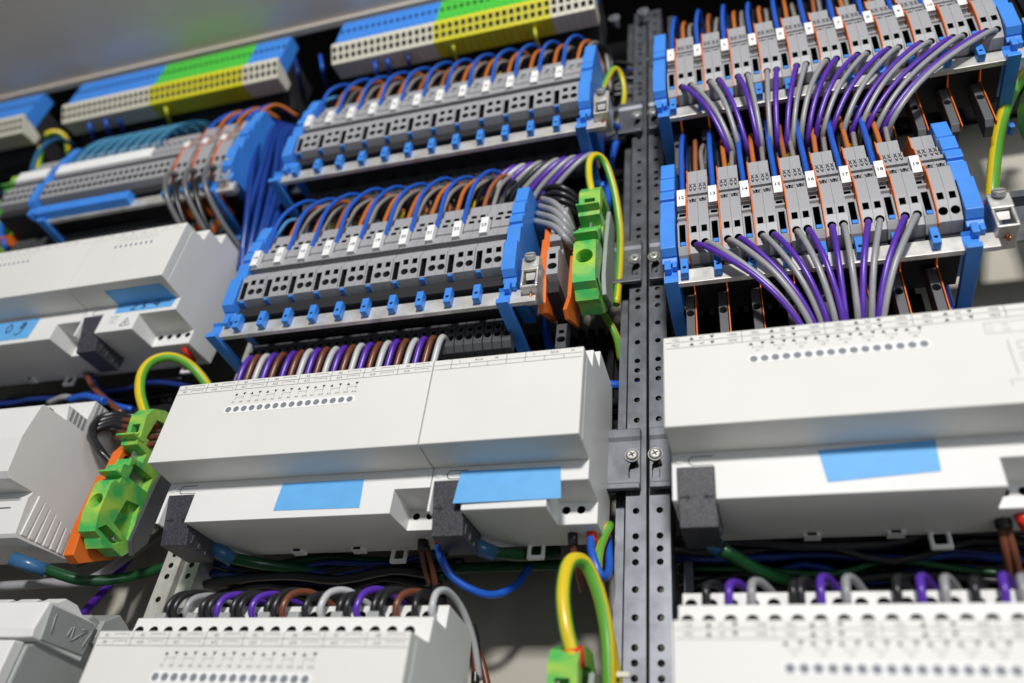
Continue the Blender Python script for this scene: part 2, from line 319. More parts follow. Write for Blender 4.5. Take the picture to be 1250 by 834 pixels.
def proto_terms():
    z = Vector((0, TY, 0))
    for kind in 'RM':
        t = thing('disconnect_terminal', 'x', 'terminal block', z); b = MB().px(PN if kind == 'R' else PNM, 0.05, W-0.05); c = MB()
        c.box(1.15, 3.95, 8, 25, -34.6 if kind == 'M' else -36.6, -22.6, 1)
        if kind == 'R': c.box(1.0, 4.1, 8, 21.5, -14.2, -10.4, 1)
        if kind == 'R': c.cyl((W/2, 24.3, 2), (W/2, 24.3, 12), 1.7, 12, 1)
        else: c.box(0.9, 4.1, 8, 21.4, 5.0, 9.2, 1)
        cuts = [c]
        part('terminal_body', b, ['term', 'dark'], t, cut=cuts, bevel=0.18, seg=1, org=z)
        part('shade_skirt', MB().px([(19.6 if kind == 'M' else 21.5, -37.2 if kind == 'M' else -43), (19.6 if kind == 'M' else 21.5, -43.8), (57, -43.8), (57, -37.2)], 0.02, W-.02), 'under_shade', t, org=z)  # black cover gives the grey underside its shade
        l = MB(); lc = MB()
        if kind == 'R': lobe(l, lc, -82, -45, 39, 0.5, -60, False)
        else: lobe(l, lc, -66, -44.5, 41, 0.2, -58)
        part('lower_entry', l, ['term_shaded' if kind == 'R' else 'term_dark', 'dark'], t, cut=[lc], bevel=0.2, seg=1, org=z)
        s = MB().box(1.25, 3.85, 15.2, 20, -36.4, -34.0).box(0.75, 4.35, 17.2, 21.6, -53, -43.2).box(1.3, 3.8, 18.5, 21.2, -43.4, -40.2)
        sc_ = MB().cyl((2.55, 12, -49.2), (2.55, 20, -49.2), 0.8, 12, 1)
        part('slider', s, ['blue', 'dark'], t, cut=[sc_], bevel=0.2, seg=1, org=z)
        tN['N'+kind] = t
    for kind in 'RM':
        t = thing('feed_terminal', 'x', 'terminal block', z); c = MB()
        b = MB().px(PR if kind == 'R' else PM, 0.05, W-0.05)
        if kind == 'R':
            c.box(1.2, 3.9, 8, 22, -29.6, -25.6, 1)
            c.tube([(W/2, 9, -40.5), (W/2, 24, -29)], [2.3, 1.7], 16, 1, sub=1)
            c.box(W/2-0.35, W/2+0.35, 12, 20.3, -6.8, -2.9, 1)
        else:
            c.box(1.1, 3.9, 8, 22, -25.2, -21.8, 1); c.cyl((W/2, 8, -30.4), (W/2, 24, -29.4), 2.05, 14, 1)
            b.box(1.9, 3.0, 14.9, 22, -15.0, -11.6).box(4.1, 5.0, 14.9, 22, -15.0, -11.6)
            for zz in (7.2, 13.6): c.box(1.0, 4.0, 12, 23.6, zz-1.1, zz+1.1, 1)
        part('shade_skirt', MB().px([(19.6 if kind == 'M' else 24.5, -37.2 if kind == 'M' else -42.6), (19.6 if kind == 'M' else 24.5, -43.8), (57, -43.8), (57, -37.2)], 0.02, W-.02), 'under_shade', t, org=z)  # same black cover, shade painted under the grey body
        c.cyl((W/2, 27.5, 22), (W/2, 27.5, 34), 1.7, 12, 1)
        part('terminal_body', b, ['term', 'dark'], t, cut=[c], bevel=0.18, seg=1, org=z)
        if kind == 'M':
            l = MB(); lc = MB(); lobe(l, lc, -66, -44.5, 41, 0.2, -58)
            part('lower_entry', l, ['term_dark', 'dark'], t, cut=[lc], bevel=0.2, seg=1, org=z)
        else:
            j = MB()
            for zz, yy in ((-4.7, 15.8), (7.0, 19.0), (11.8, 20.0)):
                for xx in (1.45, 3.6):
                    for sg in (1, -1):
                        q = [(xx-.85, zz-sg*1.25), (xx-.45, zz-sg*1.35), (xx+.85, zz+sg*1.25), (xx+.45, zz+sg*1.35)]
                        if sg < 0: q = q[::-1]
                        j.add([(u, yy-.35, v) for u, v in q]+[(u, yy+.3, v) for u, v in q], [(0, 1, 2, 3), (0, 4, 5, 1), (1, 5, 6, 2), (2, 6, 7, 3), (3, 7, 4, 0)])
            part('jumper_ribs', j, 'term_dark', t, org=z)
        tN['G'+kind] = t
    t = thing('separator_plate', 'x', 'separator', z)
    pr = [(57.5, -40), (44, -50), (41.5, -82), (38.7, -82), (38.7, -47), (28, -43), (17.2, -41.5), (13.6, -35), (11.9, -24), (11.5, -8), (15.4, -4), (16, 3), (18.6, 8), (19, 13), (21.8, 18), (22, 27), (34, 33), (57.5, 35)]
    part('plate', MB().px(pr, 0, 0.55), 'orange', t, org=z); tN['S'] = t
    t = thing('end_bracket', 'x', 'end bracket', z)
    pr = [(57.5, -39), (26, -44), (19, -44), (18, -41), (17, -41), (13, -39), (12, -19), (15.0, -18), (14, -6), (16.4, -5), (16.4, -2.5), (14.4, -2), (14.8, 4), (17.2, 4.6), (17.2, 6.4), (16, 7), (16.4, 16), (19, 17), (19, 18.4), (18, 19), (20, 32), (26, 34), (57.5, 37)]
    part('cap_body', MB().px(pr, 0, 7.4), 'blue', t, bevel=0.35, org=z)
    part('latch', MB().box(1.2, 4.4, 17.5, 24, -49, -43).box(5.0, 7.2, 18.5, 24, -47, -43), 'blue', t, bevel=0.3, org=z); tN['E'] = t
    t = thing('busbar_holder', 'x', 'busbar holder', z)
    b = MB().px([(18.5, -57), (18.5, -54), (21, -53.6), (22, -47), (20, -45.5), (25.8, -45.5), (26.5, -53.5), (62, -54), (68, -52), (68, -60), (62, -60), (60, -57)], 0, 6.6)
    b.box(6.6, 9, 62, 68, -61, -57)
    part('holder_body', b, 'blue', t, bevel=0.3, org=z); tN['H'] = t
proto_terms()
FREE = {k: True for k in tN}
used = set()
def put(k, x, z, label, sx=1.0, cat=None, group=None, skip=()):
    if k not in used and not skip:
        o = tN[k]; o.location = Vector((x, TY, z))*S; o['label'] = label; o.scale = (sx, 1, 1); used.add(k)
    else: o = copy_thing(tN[k], (x, TY, z), label, skip, sx)
    if group: o['group'] = group
    return o
def marker(t, num, yf=15.0):
    m = MB().box(0.45, 4.6, yf, 17.5, -9.2, 3.0)
    m.add([(0, 0, 0)]*0, [])
    if num: m.text(num, 2.52, -3.2, 3.5 if len(num) < 2 else 3.1, yf-.05, 1)
    part('marker', m, ['marker', 'ink'], t, org=Vector((0, TY, 0)))
def term_row(kind, xN, pitch, n, zc, first, where, sep, tail=0, caps=True, group=None):
    """xN: centre of the first disconnect terminal."""
    sx = (pitch-(0.6 if sep else 0.1))/3/W; out = []
    for i in range(n):
        x = xN+pitch*i-W/2*sx; num = str(first+i); oi = ORD[i]
        o = put('N'+kind, x, zc, 'grey disconnect terminal with marker %s, %s from left in the %s row' % (num, oi, where), sx, group='disconnect terminals of the %s row' % where); marker(o, num, 14.0 if kind == 'R' else 12.6)
        q = x+W*sx
        if sep:
            put('S', q, zc, 'orange separator plate beside the %s disconnect terminal, %s row' % (oi, where), 1, group='orange separator plates of the %s row' % where); q += 0.6
        for j, nm in enumerate(('left', 'right')):
            put('G'+kind, q, zc, '%s grey terminal of the %s pair, %s row' % (nm, oi, where), sx, group='grey terminals of the %s row' % where)
            out.append((q+W*sx/2, i, j)); q += W*sx
    return out, q
WL = 'lower right'; WU = 'upper right'
r2, e2 = term_row('R', -28.6, 15.75, 8, ZT2, 12, WL, True)
r1, e1 = term_row('R', -31.6, 16.05, 11, ZT1-2.5, 1, WU, True)
m2, f2 = term_row('M', -279.5, 16.05, 10, ZT2, 14, 'lower middle', False)
m1, f1 = term_row('M', -282.4, 16.4, 12, ZT1+1.2, 1, 'upper middle', False)
ZR1 = ZT1-2.5; ZM1 = ZT1+1.2
for x, z, wh in ((-39.4, ZT2, 'left end of the lower right terminal row'), (e2+0.4, ZT2, 'right end of the lower right terminal row'),
                 (-42.4, ZR1, 'left end of the upper right terminal row'), (e1+0.3, ZR1, 'right end of the upper right terminal row'),
                 (-290.2, ZT2, 'left end of the lower middle terminal row'), (f2+0.3, ZT2, 'right end of the lower middle terminal row'),
                 (-293.2, ZM1, 'left end of the upper middle terminal row'), (f1+0.3, ZM1, 'right end of the upper middle terminal row')):
    put('E', x, z, 'blue plastic end cap at the '+wh, 1.0, group='blue end caps')
def busbar(x0, x1, zc, wh):
    b = MB().box(x0, x1, 22, 25, zc-55, zc-46.2)
    single('busbar', b, 'tin', 'flat tinned busbar below the %s terminal row' % wh, 'busbar', (x0, 24, zc-50), 'busbars', bevel=0.25)
busbar(-39, 107, ZT2, WL); busbar(-41, 156, ZR1, WU); busbar(-292, -104, ZT2, 'lower middle'); busbar(-294, -72, ZM1, 'upper middle')
for x, z, wh in ((-38.6, ZT2, 'left end of the lower right busbar'), (92.6, ZT2, 'right end of the lower right busbar'), (-40.5, ZR1, 'left end of the upper right busbar'),
                 (140, ZR1, 'right end of the upper right busbar'), (-298, ZT2, 'left end of the lower middle busbar'), (-124, ZT2, 'right end of the lower middle busbar'),
                 (-301, ZM1, 'left end of the upper middle busbar'), (-90, ZM1, 'right end of the upper middle busbar')):
    put('H', x, z, 'blue holder arm gripping the '+wh, 1.0, group='blue busbar holders')
# ---------------------------------------------------------------- modular devices
def lid_table_small(mk, x0, w, n, zt, rows, big=False):
    for i in range(1, n): mk.rect(x0+w*i-.1, x0+w*i+.1, zt-6.0, zt-0.3, -0.05, 1)
def device(name, label, x0, x1, zc, style, seamL=False, cutbox=None, tape=None, conn=None, feet=(), slots=(), cutdark=True):
    t = thing(name, label, 'control module', ((x0+x1)/2, 60, zc))
    prof = [(20, -23), (20, -44), (64, -40.6), (66, -10), (66, 10), (62, 44), (56, 44.6), (32, 44.8), (31.4, 35), (18.2, 34.8), (17.2, 24.6), (6, 22.4), (6, -21.5), (20, -22.2)]
    cuts = []
    if cutbox:
        ca, cb = cutbox; cuts.append(MB().box(ca, cb, 10, 40, zc-60, zc-32.2))
    h = MB(); n = 0; xx = x0+3.2
    while xx < x1-2:
        h.cyl((xx, 10, zc+28.6), (xx, 22, zc+28.6), 2.25, 16, 1); h.cyl((xx, 28, zc+40), (xx, 36, zc+40), 2.2, 14, 1); xx += 7.45
    cuts.append(h)
    if conn:
        cuts.append(MB().box(conn[0]-.15, conn[1]+.15, 10, 50, zc-60, zc-29.3))
    if cutbox:
        g = MB()
        xx = ca+3.4
        while xx < min(cb, x1)-1.5: g.cyl((xx, 36, zc-35.6), (xx, 46, zc-35.6), 1.75, 16, 1); xx += 6.6
        cuts.append(g)
    housing = part('housing', MB().px(shift(prof, zc), x0, x1), ['white', 'dark'], t, cut=cuts, bevel=0.45)
    lid = MB().px(shift([(0, -22.5), (0, 22.5), (17.0, 24.3), (17.0, 22), (5.9, 21), (5.9, -21), (19.9, -21.6), (19.9, -22.9)], zc), x0+0.05, x1-0.05)
    part('lid', lid, 'lid', t, bevel=0.4)
    mk = MB(); zt = zc+22.5; y = -0.06
    def L(s, x, z, size, mi=1): mk.text(s, x, z, size, y, mi)
    def hl(a, b, z, mi=1, wd=0.13): mk.rect(a, b, z-wd, z+wd, y, mi)
    def vl(x, a, b, mi=1, wd=0.13): mk.rect(x-wd, x+wd, a, b, y, mi)
    lamps = None
    if style == 'A16':
        w = (x1-x0)/8; hl(x0+1, x1-.3, zt-3.0); hl(x0+1, x1-.3, zt-5.9)
        for i in range(8):
            a = x0+w*i
            if i: vl(a, zt-5.9, zt-0.4)
            for r_, nn in ((1.7, i+1), (4.5, i+9)):
                L('A%d' % nn, a+w*.27, zt-r_, 1.75)
                hl(a+w*.5, a+w*.88, zt-r_+.55, wd=.10); vl(a+w*.5, zt-r_-.5, zt-r_+.55, wd=.10); vl(a+w*.88, zt-r_-.5, zt-r_+.55, wd=.10); vl(a+w*.72, zt-r_+.1, zt-r_+.55, wd=.10)
        lx0, lx1, lz = x0+35.2, x0+100.5, zc+4.7; lamps = (lx0, lx1, lz, 16, 1.55, 2.3)
        for i in range(16):
            xx = lx0+(lx1-lx0)*i/15
            L('A%d' % (i+1), xx+1.1, lz+4.3, 1.5); mk.tri(xx+1.6, lz+9.0, 1.45, y, i % 2 == 0, 2)
            if i % 2 == 0: hl(xx+1.6, xx+5.9, lz+7.2, wd=.09)
            vl(xx+1.6, lz+5.6, lz+8.2 if i % 2 else lz+7.2, wd=.09)
        L('i', x0+38.5, zc-2.6, 1.0, 1)
    elif style == 'B8':
        w = 32.3; n = 1; hl(x0+1, x1-.5, zt-3.1); hl(x0+1, x1-.5, zt-6.2)
        for i in range(int((x1-x0)//w)+1):
            a = x0+w*i
            if i: vl(a, zt-6.2, zt-0.4, wd=.12)
            for r_, nn in ((1.7, i+1), (4.7, i+5)):
                if a+w*.95 > x1: continue
                L('\u2022%d(L)' % nn, a+5.2, zt-r_, 1.7); L('A%d' % nn, a+w*.5, zt-r_, 1.7); L('\u2022%d(N)' % nn, a+w*.88, zt-r_, 1.7)
                mk.tri(a+w*.37, zt-r_, 1.6, y, True, 2); mk.tri(a+w*.63, zt-r_, 1.6, y, False, 2)
        lx0, lx1, lz = x0+36.2, x0+98.8, zc+7.1; lamps = (lx0, lx1, lz, 16, 1.5, 2.1)
        for i in range(8):
            xx = lx0+(lx1-lx0)*(2*i)/15
            mk.tri(xx-.6, lz+7.8, 1.5, y, True, 2); mk.tri(xx+4.0, lz+7.8, 1.5, y, False, 2)
            hl(xx, xx+3.8, lz+5.9, wd=.09); vl(xx, lz+5.2, lz+6.6, wd=.09); vl(xx+3.8, lz+5.2, lz+6.6, wd=.09); L('A%d' % (i+1), xx+1.9, lz+4.3, 1.3)
        a = x0+120.5
        for q in ((a, a+17, zt-13.4, zt-8.2),):
            hl(q[0], q[1], q[2], 3); hl(q[0], q[1], q[3], 3); vl(q[0], q[2], q[3], 3)
        for k_, s_ in ((zt-9.6, 'ON'), (zt-12.0, '12-40')):
            hl(a+1, a+2.6, k_+.6, 3, .06); hl(a+1, a+2.6, k_-.6, 3, .06); vl(a+1, k_-.6, k_+.6, 3, .06); vl(a+2.6, k_-.6, k_+.6, 3, .06); L(s_, a+7, k_, 1.3, 3)
        for k_ in range(3):
            z_ = zt-18-5.4*k_; hl(a+9, a+15, z_, 3, .14); hl(a+9, a+15, z_-3.2, 3, .14); vl(a+9, z_-3.2, z_, 3, .14)
        vl(a+6, zt-33, zt-17, 3, .2); hl(a+3, a+20, zt-35, 3, .14); vl(a+3, zt-38, zt-35, 3, .14)
    elif style == 'P':
        w = (x1-x0)/4; z1, z2, z3 = zt-0.3, zt-3.2, zt-6.0
        hl(x0+.5, x1-.5, z2, wd=.13); hl(x0+.5, x1-.5, z3+0.4, wd=.13)
        for k_, (a, b) in enumerate(((0, 1), (1, 2), (2, 3), (3, 4))): pass
        e = (x1-x0)/8
        for i in range(1, 8): vl(x0+e*i, z3+.4, (z1 if i in (1, 4, 5) else z2), wd=.13)
        for o_ in (0, 4):
            L('L', x0+e*(o_+1.45), zt-1.7, 1.8); L('A1-A' if o_ == 0 else 'A2-A', x0+e*(o_+2.5), zt-1.7, 1.8); L('N', x0+e*(o_+3.45), zt-1.7, 1.8)
    elif style == 'Q8':
        hl(x0+1, x1-1, zt-4.4, 3, .07)
        for i in range(8):
            L('K%d' % (i+1), x0+6+i*8.2, zt-2.4, 1.9, 3)
        lx0 = x0+22; lamps = (lx0, lx0+27, zc+9.2, 8, 1.15, 1.3)
        for i in range(8):
            xx = lx0+27*i/7; L(str(i+1), xx, zc+12.4, 1.5, 3); L('A%d' % (i+1), xx+1, zc+15.6, 1.6, 3)
        hl(lx0+2, lx0+28, zc+14.2, 3, .07)
    elif style == 'Q8b':
        hl(x0+1, x1-1, zt-4.4, 3, .07)
        lx0 = x1-75; lamps = (lx0, lx0+27, zc+9.2, 8, 1.15, 1.3)
        for i in range(8):
            xx = lx0+27*i/7; L(str(i+1), xx, zc+12.4, 1.5, 3); L('A%d' % (i+1), xx+1, zc+15.6, 1.6, 3); L('K%d' % (i+1), x1-70+i*8, zt-2.4, 1.9, 3)
        L('BUS', lx0-2, zc+4.4, 1.6, 1); L('i 12V', x1-92, zc-19, 1.4, 3)
    part('printed_marks', mk, ['ink', 'ink_grey', 'ink', 'ink_pale'], t)
    if lamps:
        a, b, z, n, r, hh = lamps; s = MB(); pr = []
        for k_ in range(13): an = math.pi/2+math.pi*k_/12; pr.append((a-0.4+hh*math.cos(an), z+hh*math.sin(an)))
        for k_ in range(13): an = -math.pi/2+math.pi*k_/12; pr.append((b+0.4+hh*math.cos(an), z+hh*math.sin(an)))
        s.py(pr, -0.12, 0.3); st = part('indicator_strip', s, 'marker', t)
        lm = None
        for i in range(n):
            xx = a+(b-a)*i/(n-1)
            if lm is None:
                lm = part('indicator_window', MB().cyl((xx, -0.2, z), (xx, 0.1, z), r, 18), 'lens', t); x_ = xx
            else:
                c = lm.copy(); COL.objects.link(c); c.location = ((xx-x_)*S, 0, 0); c.parent = t
    d = MB()                                  # moulded slot, dimples on the recess
    part('moulded_marks', d.cyl((x0+3.2, 19.6, zc-26.3), (x0+3.2, 20.4, zc-26.3), 1.5, 18), 'white', t)
    g = MB(); yy = 19.93
    for k_ in range(11):
        a0 = math.pi/2+math.pi*k_/11; a1 = math.pi/2+math.pi*(k_+1)/11; c0 = (x0+8.8, zc-26.6)
        g.add([(c0[0]+rr*math.cos(aa), yy, c0[1]+rr*math.sin(aa)*1.1) for rr, aa in ((2.05, a0), (2.05, a1), (1.65, a1), (1.65, a0))], [(0, 1, 2, 3)])
    g.rect(x0+8.8, x0+16.5, zc-24.82, zc-24.42, yy).rect(x0+8.8, x0+16.5, zc-28.8, zc-28.5, yy)
    part('release_slot', g, 'ink_slot', t)
    for fx in feet:
        f = MB().box(fx-4.2, fx+4.2, 61, 63.5, zc-48, zc-39); c = MB().box(fx-2.4, fx+2.4, 56, 68, zc-45.8, zc-41)
        part('release_foot', f, 'white', t, cut=[c], bevel=0.8)
    for fx in slots:
        f = MB().box(fx-3.4, fx+3.4, 58, 63, zc-42.4, zc-40.4); part('catch', f, 'white', t, bevel=0.3)
        part('catch_slot', MB().box(fx-1.8, fx+1.8, 57.6, 60, zc-42.2, zc-40.9), 'dark', t)
    if conn:
        ca, cb = conn; tp_, bt_ = zc-29.6, zc-52.5
        fy = lambda z: 19.7+(tp_-z)*0.30
        c = MB().px([(fy(tp_), tp_), (fy(bt_), bt_), (49, bt_+1.5), (49, zc-42), (30, tp_)], ca, cb)
        for k_ in range(3): c.box(cb-.1, cb+.35, 29+6*k_, 31+6*k_, bt_+2, zc-44.5)
        cc = part('bus_cover', c, 'black', t, bevel=0.3)
        am = MB(); zz = tp_-11.5
        for sgn, xa in ((1, ca+.6), (-1, cb-.6)):
            A_ = lambda u, v: (xa+sgn*u, fy(zz+v)-.07, zz+v)
            am.add([A_(0, -.35), A_(3.0, -.35), A_(3.0, .35), A_(0, .35)], [(0, 1, 2, 3)]); am.add([A_(2.2, 1.7), A_(4.2, 0), A_(2.2, -1.7), A_(3.0, 0)], [(0, 1, 2, 3)])
        am2 = part('arrow_marks', am, 'dark', cc, org=ORG[t.name])
    if tape:
        for corners in tape:
            q = [Vector(c) for c in corners]; nrm = Vector((0, -0.16, 0))
            vs = [c for c in q]+[c+nrm for c in q]
            part('label_tape', MB().add(vs, [(0, 1, 2, 3), (7, 6, 5, 4), (0, 4, 5, 1), (1, 5, 6, 2), (2, 6, 7, 3), (3, 7, 4, 0)]), 'tape', t)
    return t
tp = lambda *c: [tuple(c)]
device('switching_module', 'cream control module with sixteen round windows, centre of the middle column', -281.5, -142.2, ZM, 'A16', cutbox=(-159.2, -130), conn=(-279.7, -265.3),
       tape=tp((-217.4, 19.9, 176.3), (-175.4, 19.9, 176.2), (-174.4, 19.9, 161.8), (-218.2, 19.9, 162.3)), feet=(-172,), slots=(-226, -193))
device('supply_module', 'narrower cream module joined right of the centre module, headed L and N', -141.8, -71.3, ZM, 'P', cutbox=(-88.6, -60), conn=(-140.5, -126.4),
       tape=tp((-128.2, 19.3, 177.1), (-83.4, 19.85, 176.9), (-82.3, 19.85, 161.8), (-129.6, 18.9, 161.2)), feet=(-104,))
device('switching_module', 'cream control module headed A1 to A8 with long blue tape, right column', -37, 107, ZM, 'B8', cutbox=(81, 120), conn=(-34.9, -20.3),
       tape=tp((19.6, 19.9, 177.4), (61.4, 19.9, 179.2), (60.8, 19.9, 165.8), (21.4, 19.9, 163.4)), feet=(63,), slots=(15, 47))
device('switching_module', 'cream control module with sixteen round windows at the bottom of the middle column', -268.5, -129.5, 77.3, 'A16')
device('switching_module', 'out of focus cream module with white terminals at the bottom right', -35.5, 130, 81, 'B8')
device('switching_module', 'cream module partly cut off by the left edge, handwritten blue tape', -560, -401, 333.5, 'Q8b', cutbox=(-419, -390),
       tape=tp((-480, 19.9, 308.6), (-436.5, 19.9, 308.6), (-437.5, 19.9, 292.6), (-480, 19.9, 292.6)), feet=(-438,), slots=(-470,))
dl = device('supply_module', 'cream module with grey right side, folded blue tape and warning triangle, left column', -400.6, -330.5, 333.5, 'Q8', cutbox=(-357, -320), conn=(-399.2, -385),
       tape=[[(-377, 6.5, 310.75), (-336, 6.5, 310.75), (-333, 19.6, 310.6), (-376, 19.6, 310.6)], [(-376, 19.9, 310.6), (-333, 19.9, 310.6), (-334.5, 19.9, 304), (-376, 19.9, 304)]], feet=(-345,))
ink = MB()
def stroke(mb, pts, y, wd=0.45, nrm='y'):
    P = [Vector((a, y, b)) for a, b in pts]; mb.tube(P, wd, 6, sub=5)
stroke(ink, [(-458, 306), (-460, 303), (-459, 299.5), (-456.5, 300), (-456, 303.5), (-458, 306)], 19.75)
stroke(ink, [(-448.5, 305.5), (-446, 306), (-446, 303), (-449, 302), (-446.5, 305), (-446.2, 300), (-448.5, 296.5), (-451, 297)], 19.75)
ink2 = MB()
stroke(ink2, [(-364, 309), (-362, 309.8), (-361, 308), (-365, 305.4), (-360.8, 305.4)], 19.75, 0.35); stroke(ink2, [(-357, 309), (-354.6, 309.4), (-356.2, 307.6), (-354, 306.6), (-357, 305.4)], 19.75, 0.35)
stroke(ink2, [(-347, 310), (-348, 307.6), (-344, 307.6)], 19.75, 0.4); stroke(ink2, [(-345, 310), (-345.6, 305.4)], 19.75, 0.4)
part('handwriting', ink2, 'ink', dl)
o = [x for x in COL.objects if x.get('label', '').startswith('cream module partly')][0]; part('handwriting', ink, 'ink', o)
wt = MB()                                      # warning print
for a, b in (((-367.5, 293), (-364, 299)), ((-364, 299), (-360.5, 293)), ((-360.5, 293), (-367.5, 293))): wt.tube([(a[0], 19.85, a[1]), (b[0], 19.85, b[1])], 0.2, 5, sub=1)
wt.text('Z', -364, 295.2, 3, 19.8)
for k_, s_ in enumerate(('AC 230V', 'I 16A  N', '50 Hz')): wt.text(s_, -374.5, 301-2.3*k_, 1.7, 19.85, 1)
part('warning_print', wt, ['ink_grey', 'ink_pale'], dl)
part('status_lamp', MB().cyl((-336.5, 44, 291.5), (-336.5, 56, 289.5), 1.9, 16), 'w_red', dl)

# grey rounded device in the left column
t = thing('dimmer_module', 'white rounded module with ribbed grey side, cut off by the left edge', 'control module', (-410, 60, 200))
prof = [(64, -40), (24, -44.5), (22, -43), (19, -24), (20, -22), (20, -20.5), (4, -21.5), (0.8, -19), (-1.5, 0), (0, 20), (1.5, 22), (18, 23), (15, 31), (30, 31.5), (30, 44), (56, 44.5), (64, 20)]
c = MB()
for xx in (-398, -380): c.cyl((xx, 10, 230), (xx, 25, 230), 2.2, 14, 1)
part('housing', MB().px(shift(prof, 200.5), -520, -367.9), ['white', 'dark'], t, cut=[c], bevel=0.9, seg=3)
rb = MB()
for k_ in range(7): rb.px([(25+5.1*k_, 158.2+0.4*k_), (28.4+5.1*k_, 158.5+.4*k_), (29+4.8*k_, 179-1.2*k_), (24.6+4.9*k_, 180-1.2*k_)], -368.2, -367.2)
part('side_ribs', rb, 'white', t, bevel=0.25)
part('foot', MB().box(-369, -367, 58, 68, 160, 180), 'white', t, bevel=0.5); part('foot_slot', MB().box(-367.2, -366.8, 61, 65, 164, 174), 'dark', t)
part('seam_lines', MB().box(-395, -372, 19.2, 19.6, 174.9, 175.4).box(-395, -377, 19.3, 19.7, 170.9, 171.4), 'ink_grey', t)
s3 = MB()
for k_ in range(4): s3.px([(19+3.2*k_, 224.5), (20.6+3.2*k_, 224.5), (19.6+3.2*k_, 231.4), (18.2+3.2*k_, 231.4)], -368.3, -367.5)
for k_ in range(4): s3.px([(33+3.2*k_, 234.5), (34.6+3.2*k_, 234.5), (33.6+3.2*k_, 244), (32.2+3.2*k_, 244)], -368.3, -367.5)
part('terminal_ribs', s3, 'grey_case', t)

# grey side device, bottom left
t = thing('interface_module', 'white fronted module with grey sides and a moulded arrow emblem, bottom left corner', 'control module', (-400, 60, 76))
part('housing', MB().px(shift([(64, -40), (20, -44), (20, -24), (6, -22), (6, 22), (10, 24), (10, 36), (30, 40), (34, 46), (46, 44), (64, 40)], 74), -500, -309.5), 'grey_case', t, bevel=1.0)
part('lid', MB().px(shift([(5.8, -22.5), (0, -21), (0, 20), (5.8, 21)], 76), -500, -311), 'white', t, bevel=0.6)
part('upper_cover', MB().px([(4, 98.5), (3, 102), (5, 114.5), (9, 116), (36, 116), (36, 98.5)], -500, -307), 'white', t, bevel=0.8)
part('side_cover', MB().px([(8.5, 99), (6.5, 113.8), (34, 115.4), (35, 101)], -309, -306.2), 'grey_case', t, bevel=0.4)
em = MB()
for a, b in (((24, 104), (31, 111)), ((24, 104), (23, 110)), ((31, 111), (28, 110.6)), ((21, 105), (22, 109.5)), ((12, 103), (10.5, 110)), ((10.5, 110), (11, 111)), ((32, 104), (34, 112))):
    em.tube([(-306, a[0], a[1]), (-306, b[0], b[1])], 0.25, 5, sub=1)
part('moulded_emblem', em, 'ink_pale', t)
tb = MB()
for k_ in range(7): tb.px([(12, 115.5), (20, 122), (28, 122), (40, 115.5)], -325-15.5*k_, -314.5-15.5*k_)
part('terminal_blocks', tb, 'white', t, bevel=0.5)
tb = MB()
for k_ in range(7): tb.px([(11, 115.2), (19, 120.5), (26, 120.5), (38, 115)], -329.4-15.5*k_, -325.2-15.5*k_)
part('terminal_gaps', tb, 'grey_case', t, bevel=0.3)
part('rear_block', MB().px([(38, 108), (40, 119), (48, 125), (56, 122), (64, 117), (64, 100)], -330, -307), 'grey_case', t, bevel=0.6)
part('screen', MB().box(-345, -318.5, -0.3, 0.4, 76, 88), 'ink_pale', t, bevel=0.2)
gl = MB().text('DEVICE', -334, 91.5, 1.8, -0.1); part('printed_marks', gl, 'ink_pale', t)
arc = MB().tube([(-309.3, 12, 72), (-309.3, 10.5, 77), (-309.3, 13, 80.5), (-309.3, 17, 80), (-309.3, 18.5, 77)], 0.6, 6, sub=5).tube([(-309.3, 21, 76), (-309.3, 21.5, 79)], 0.4, 6, sub=1); part('moulded_mark', arc, 'dark', t)
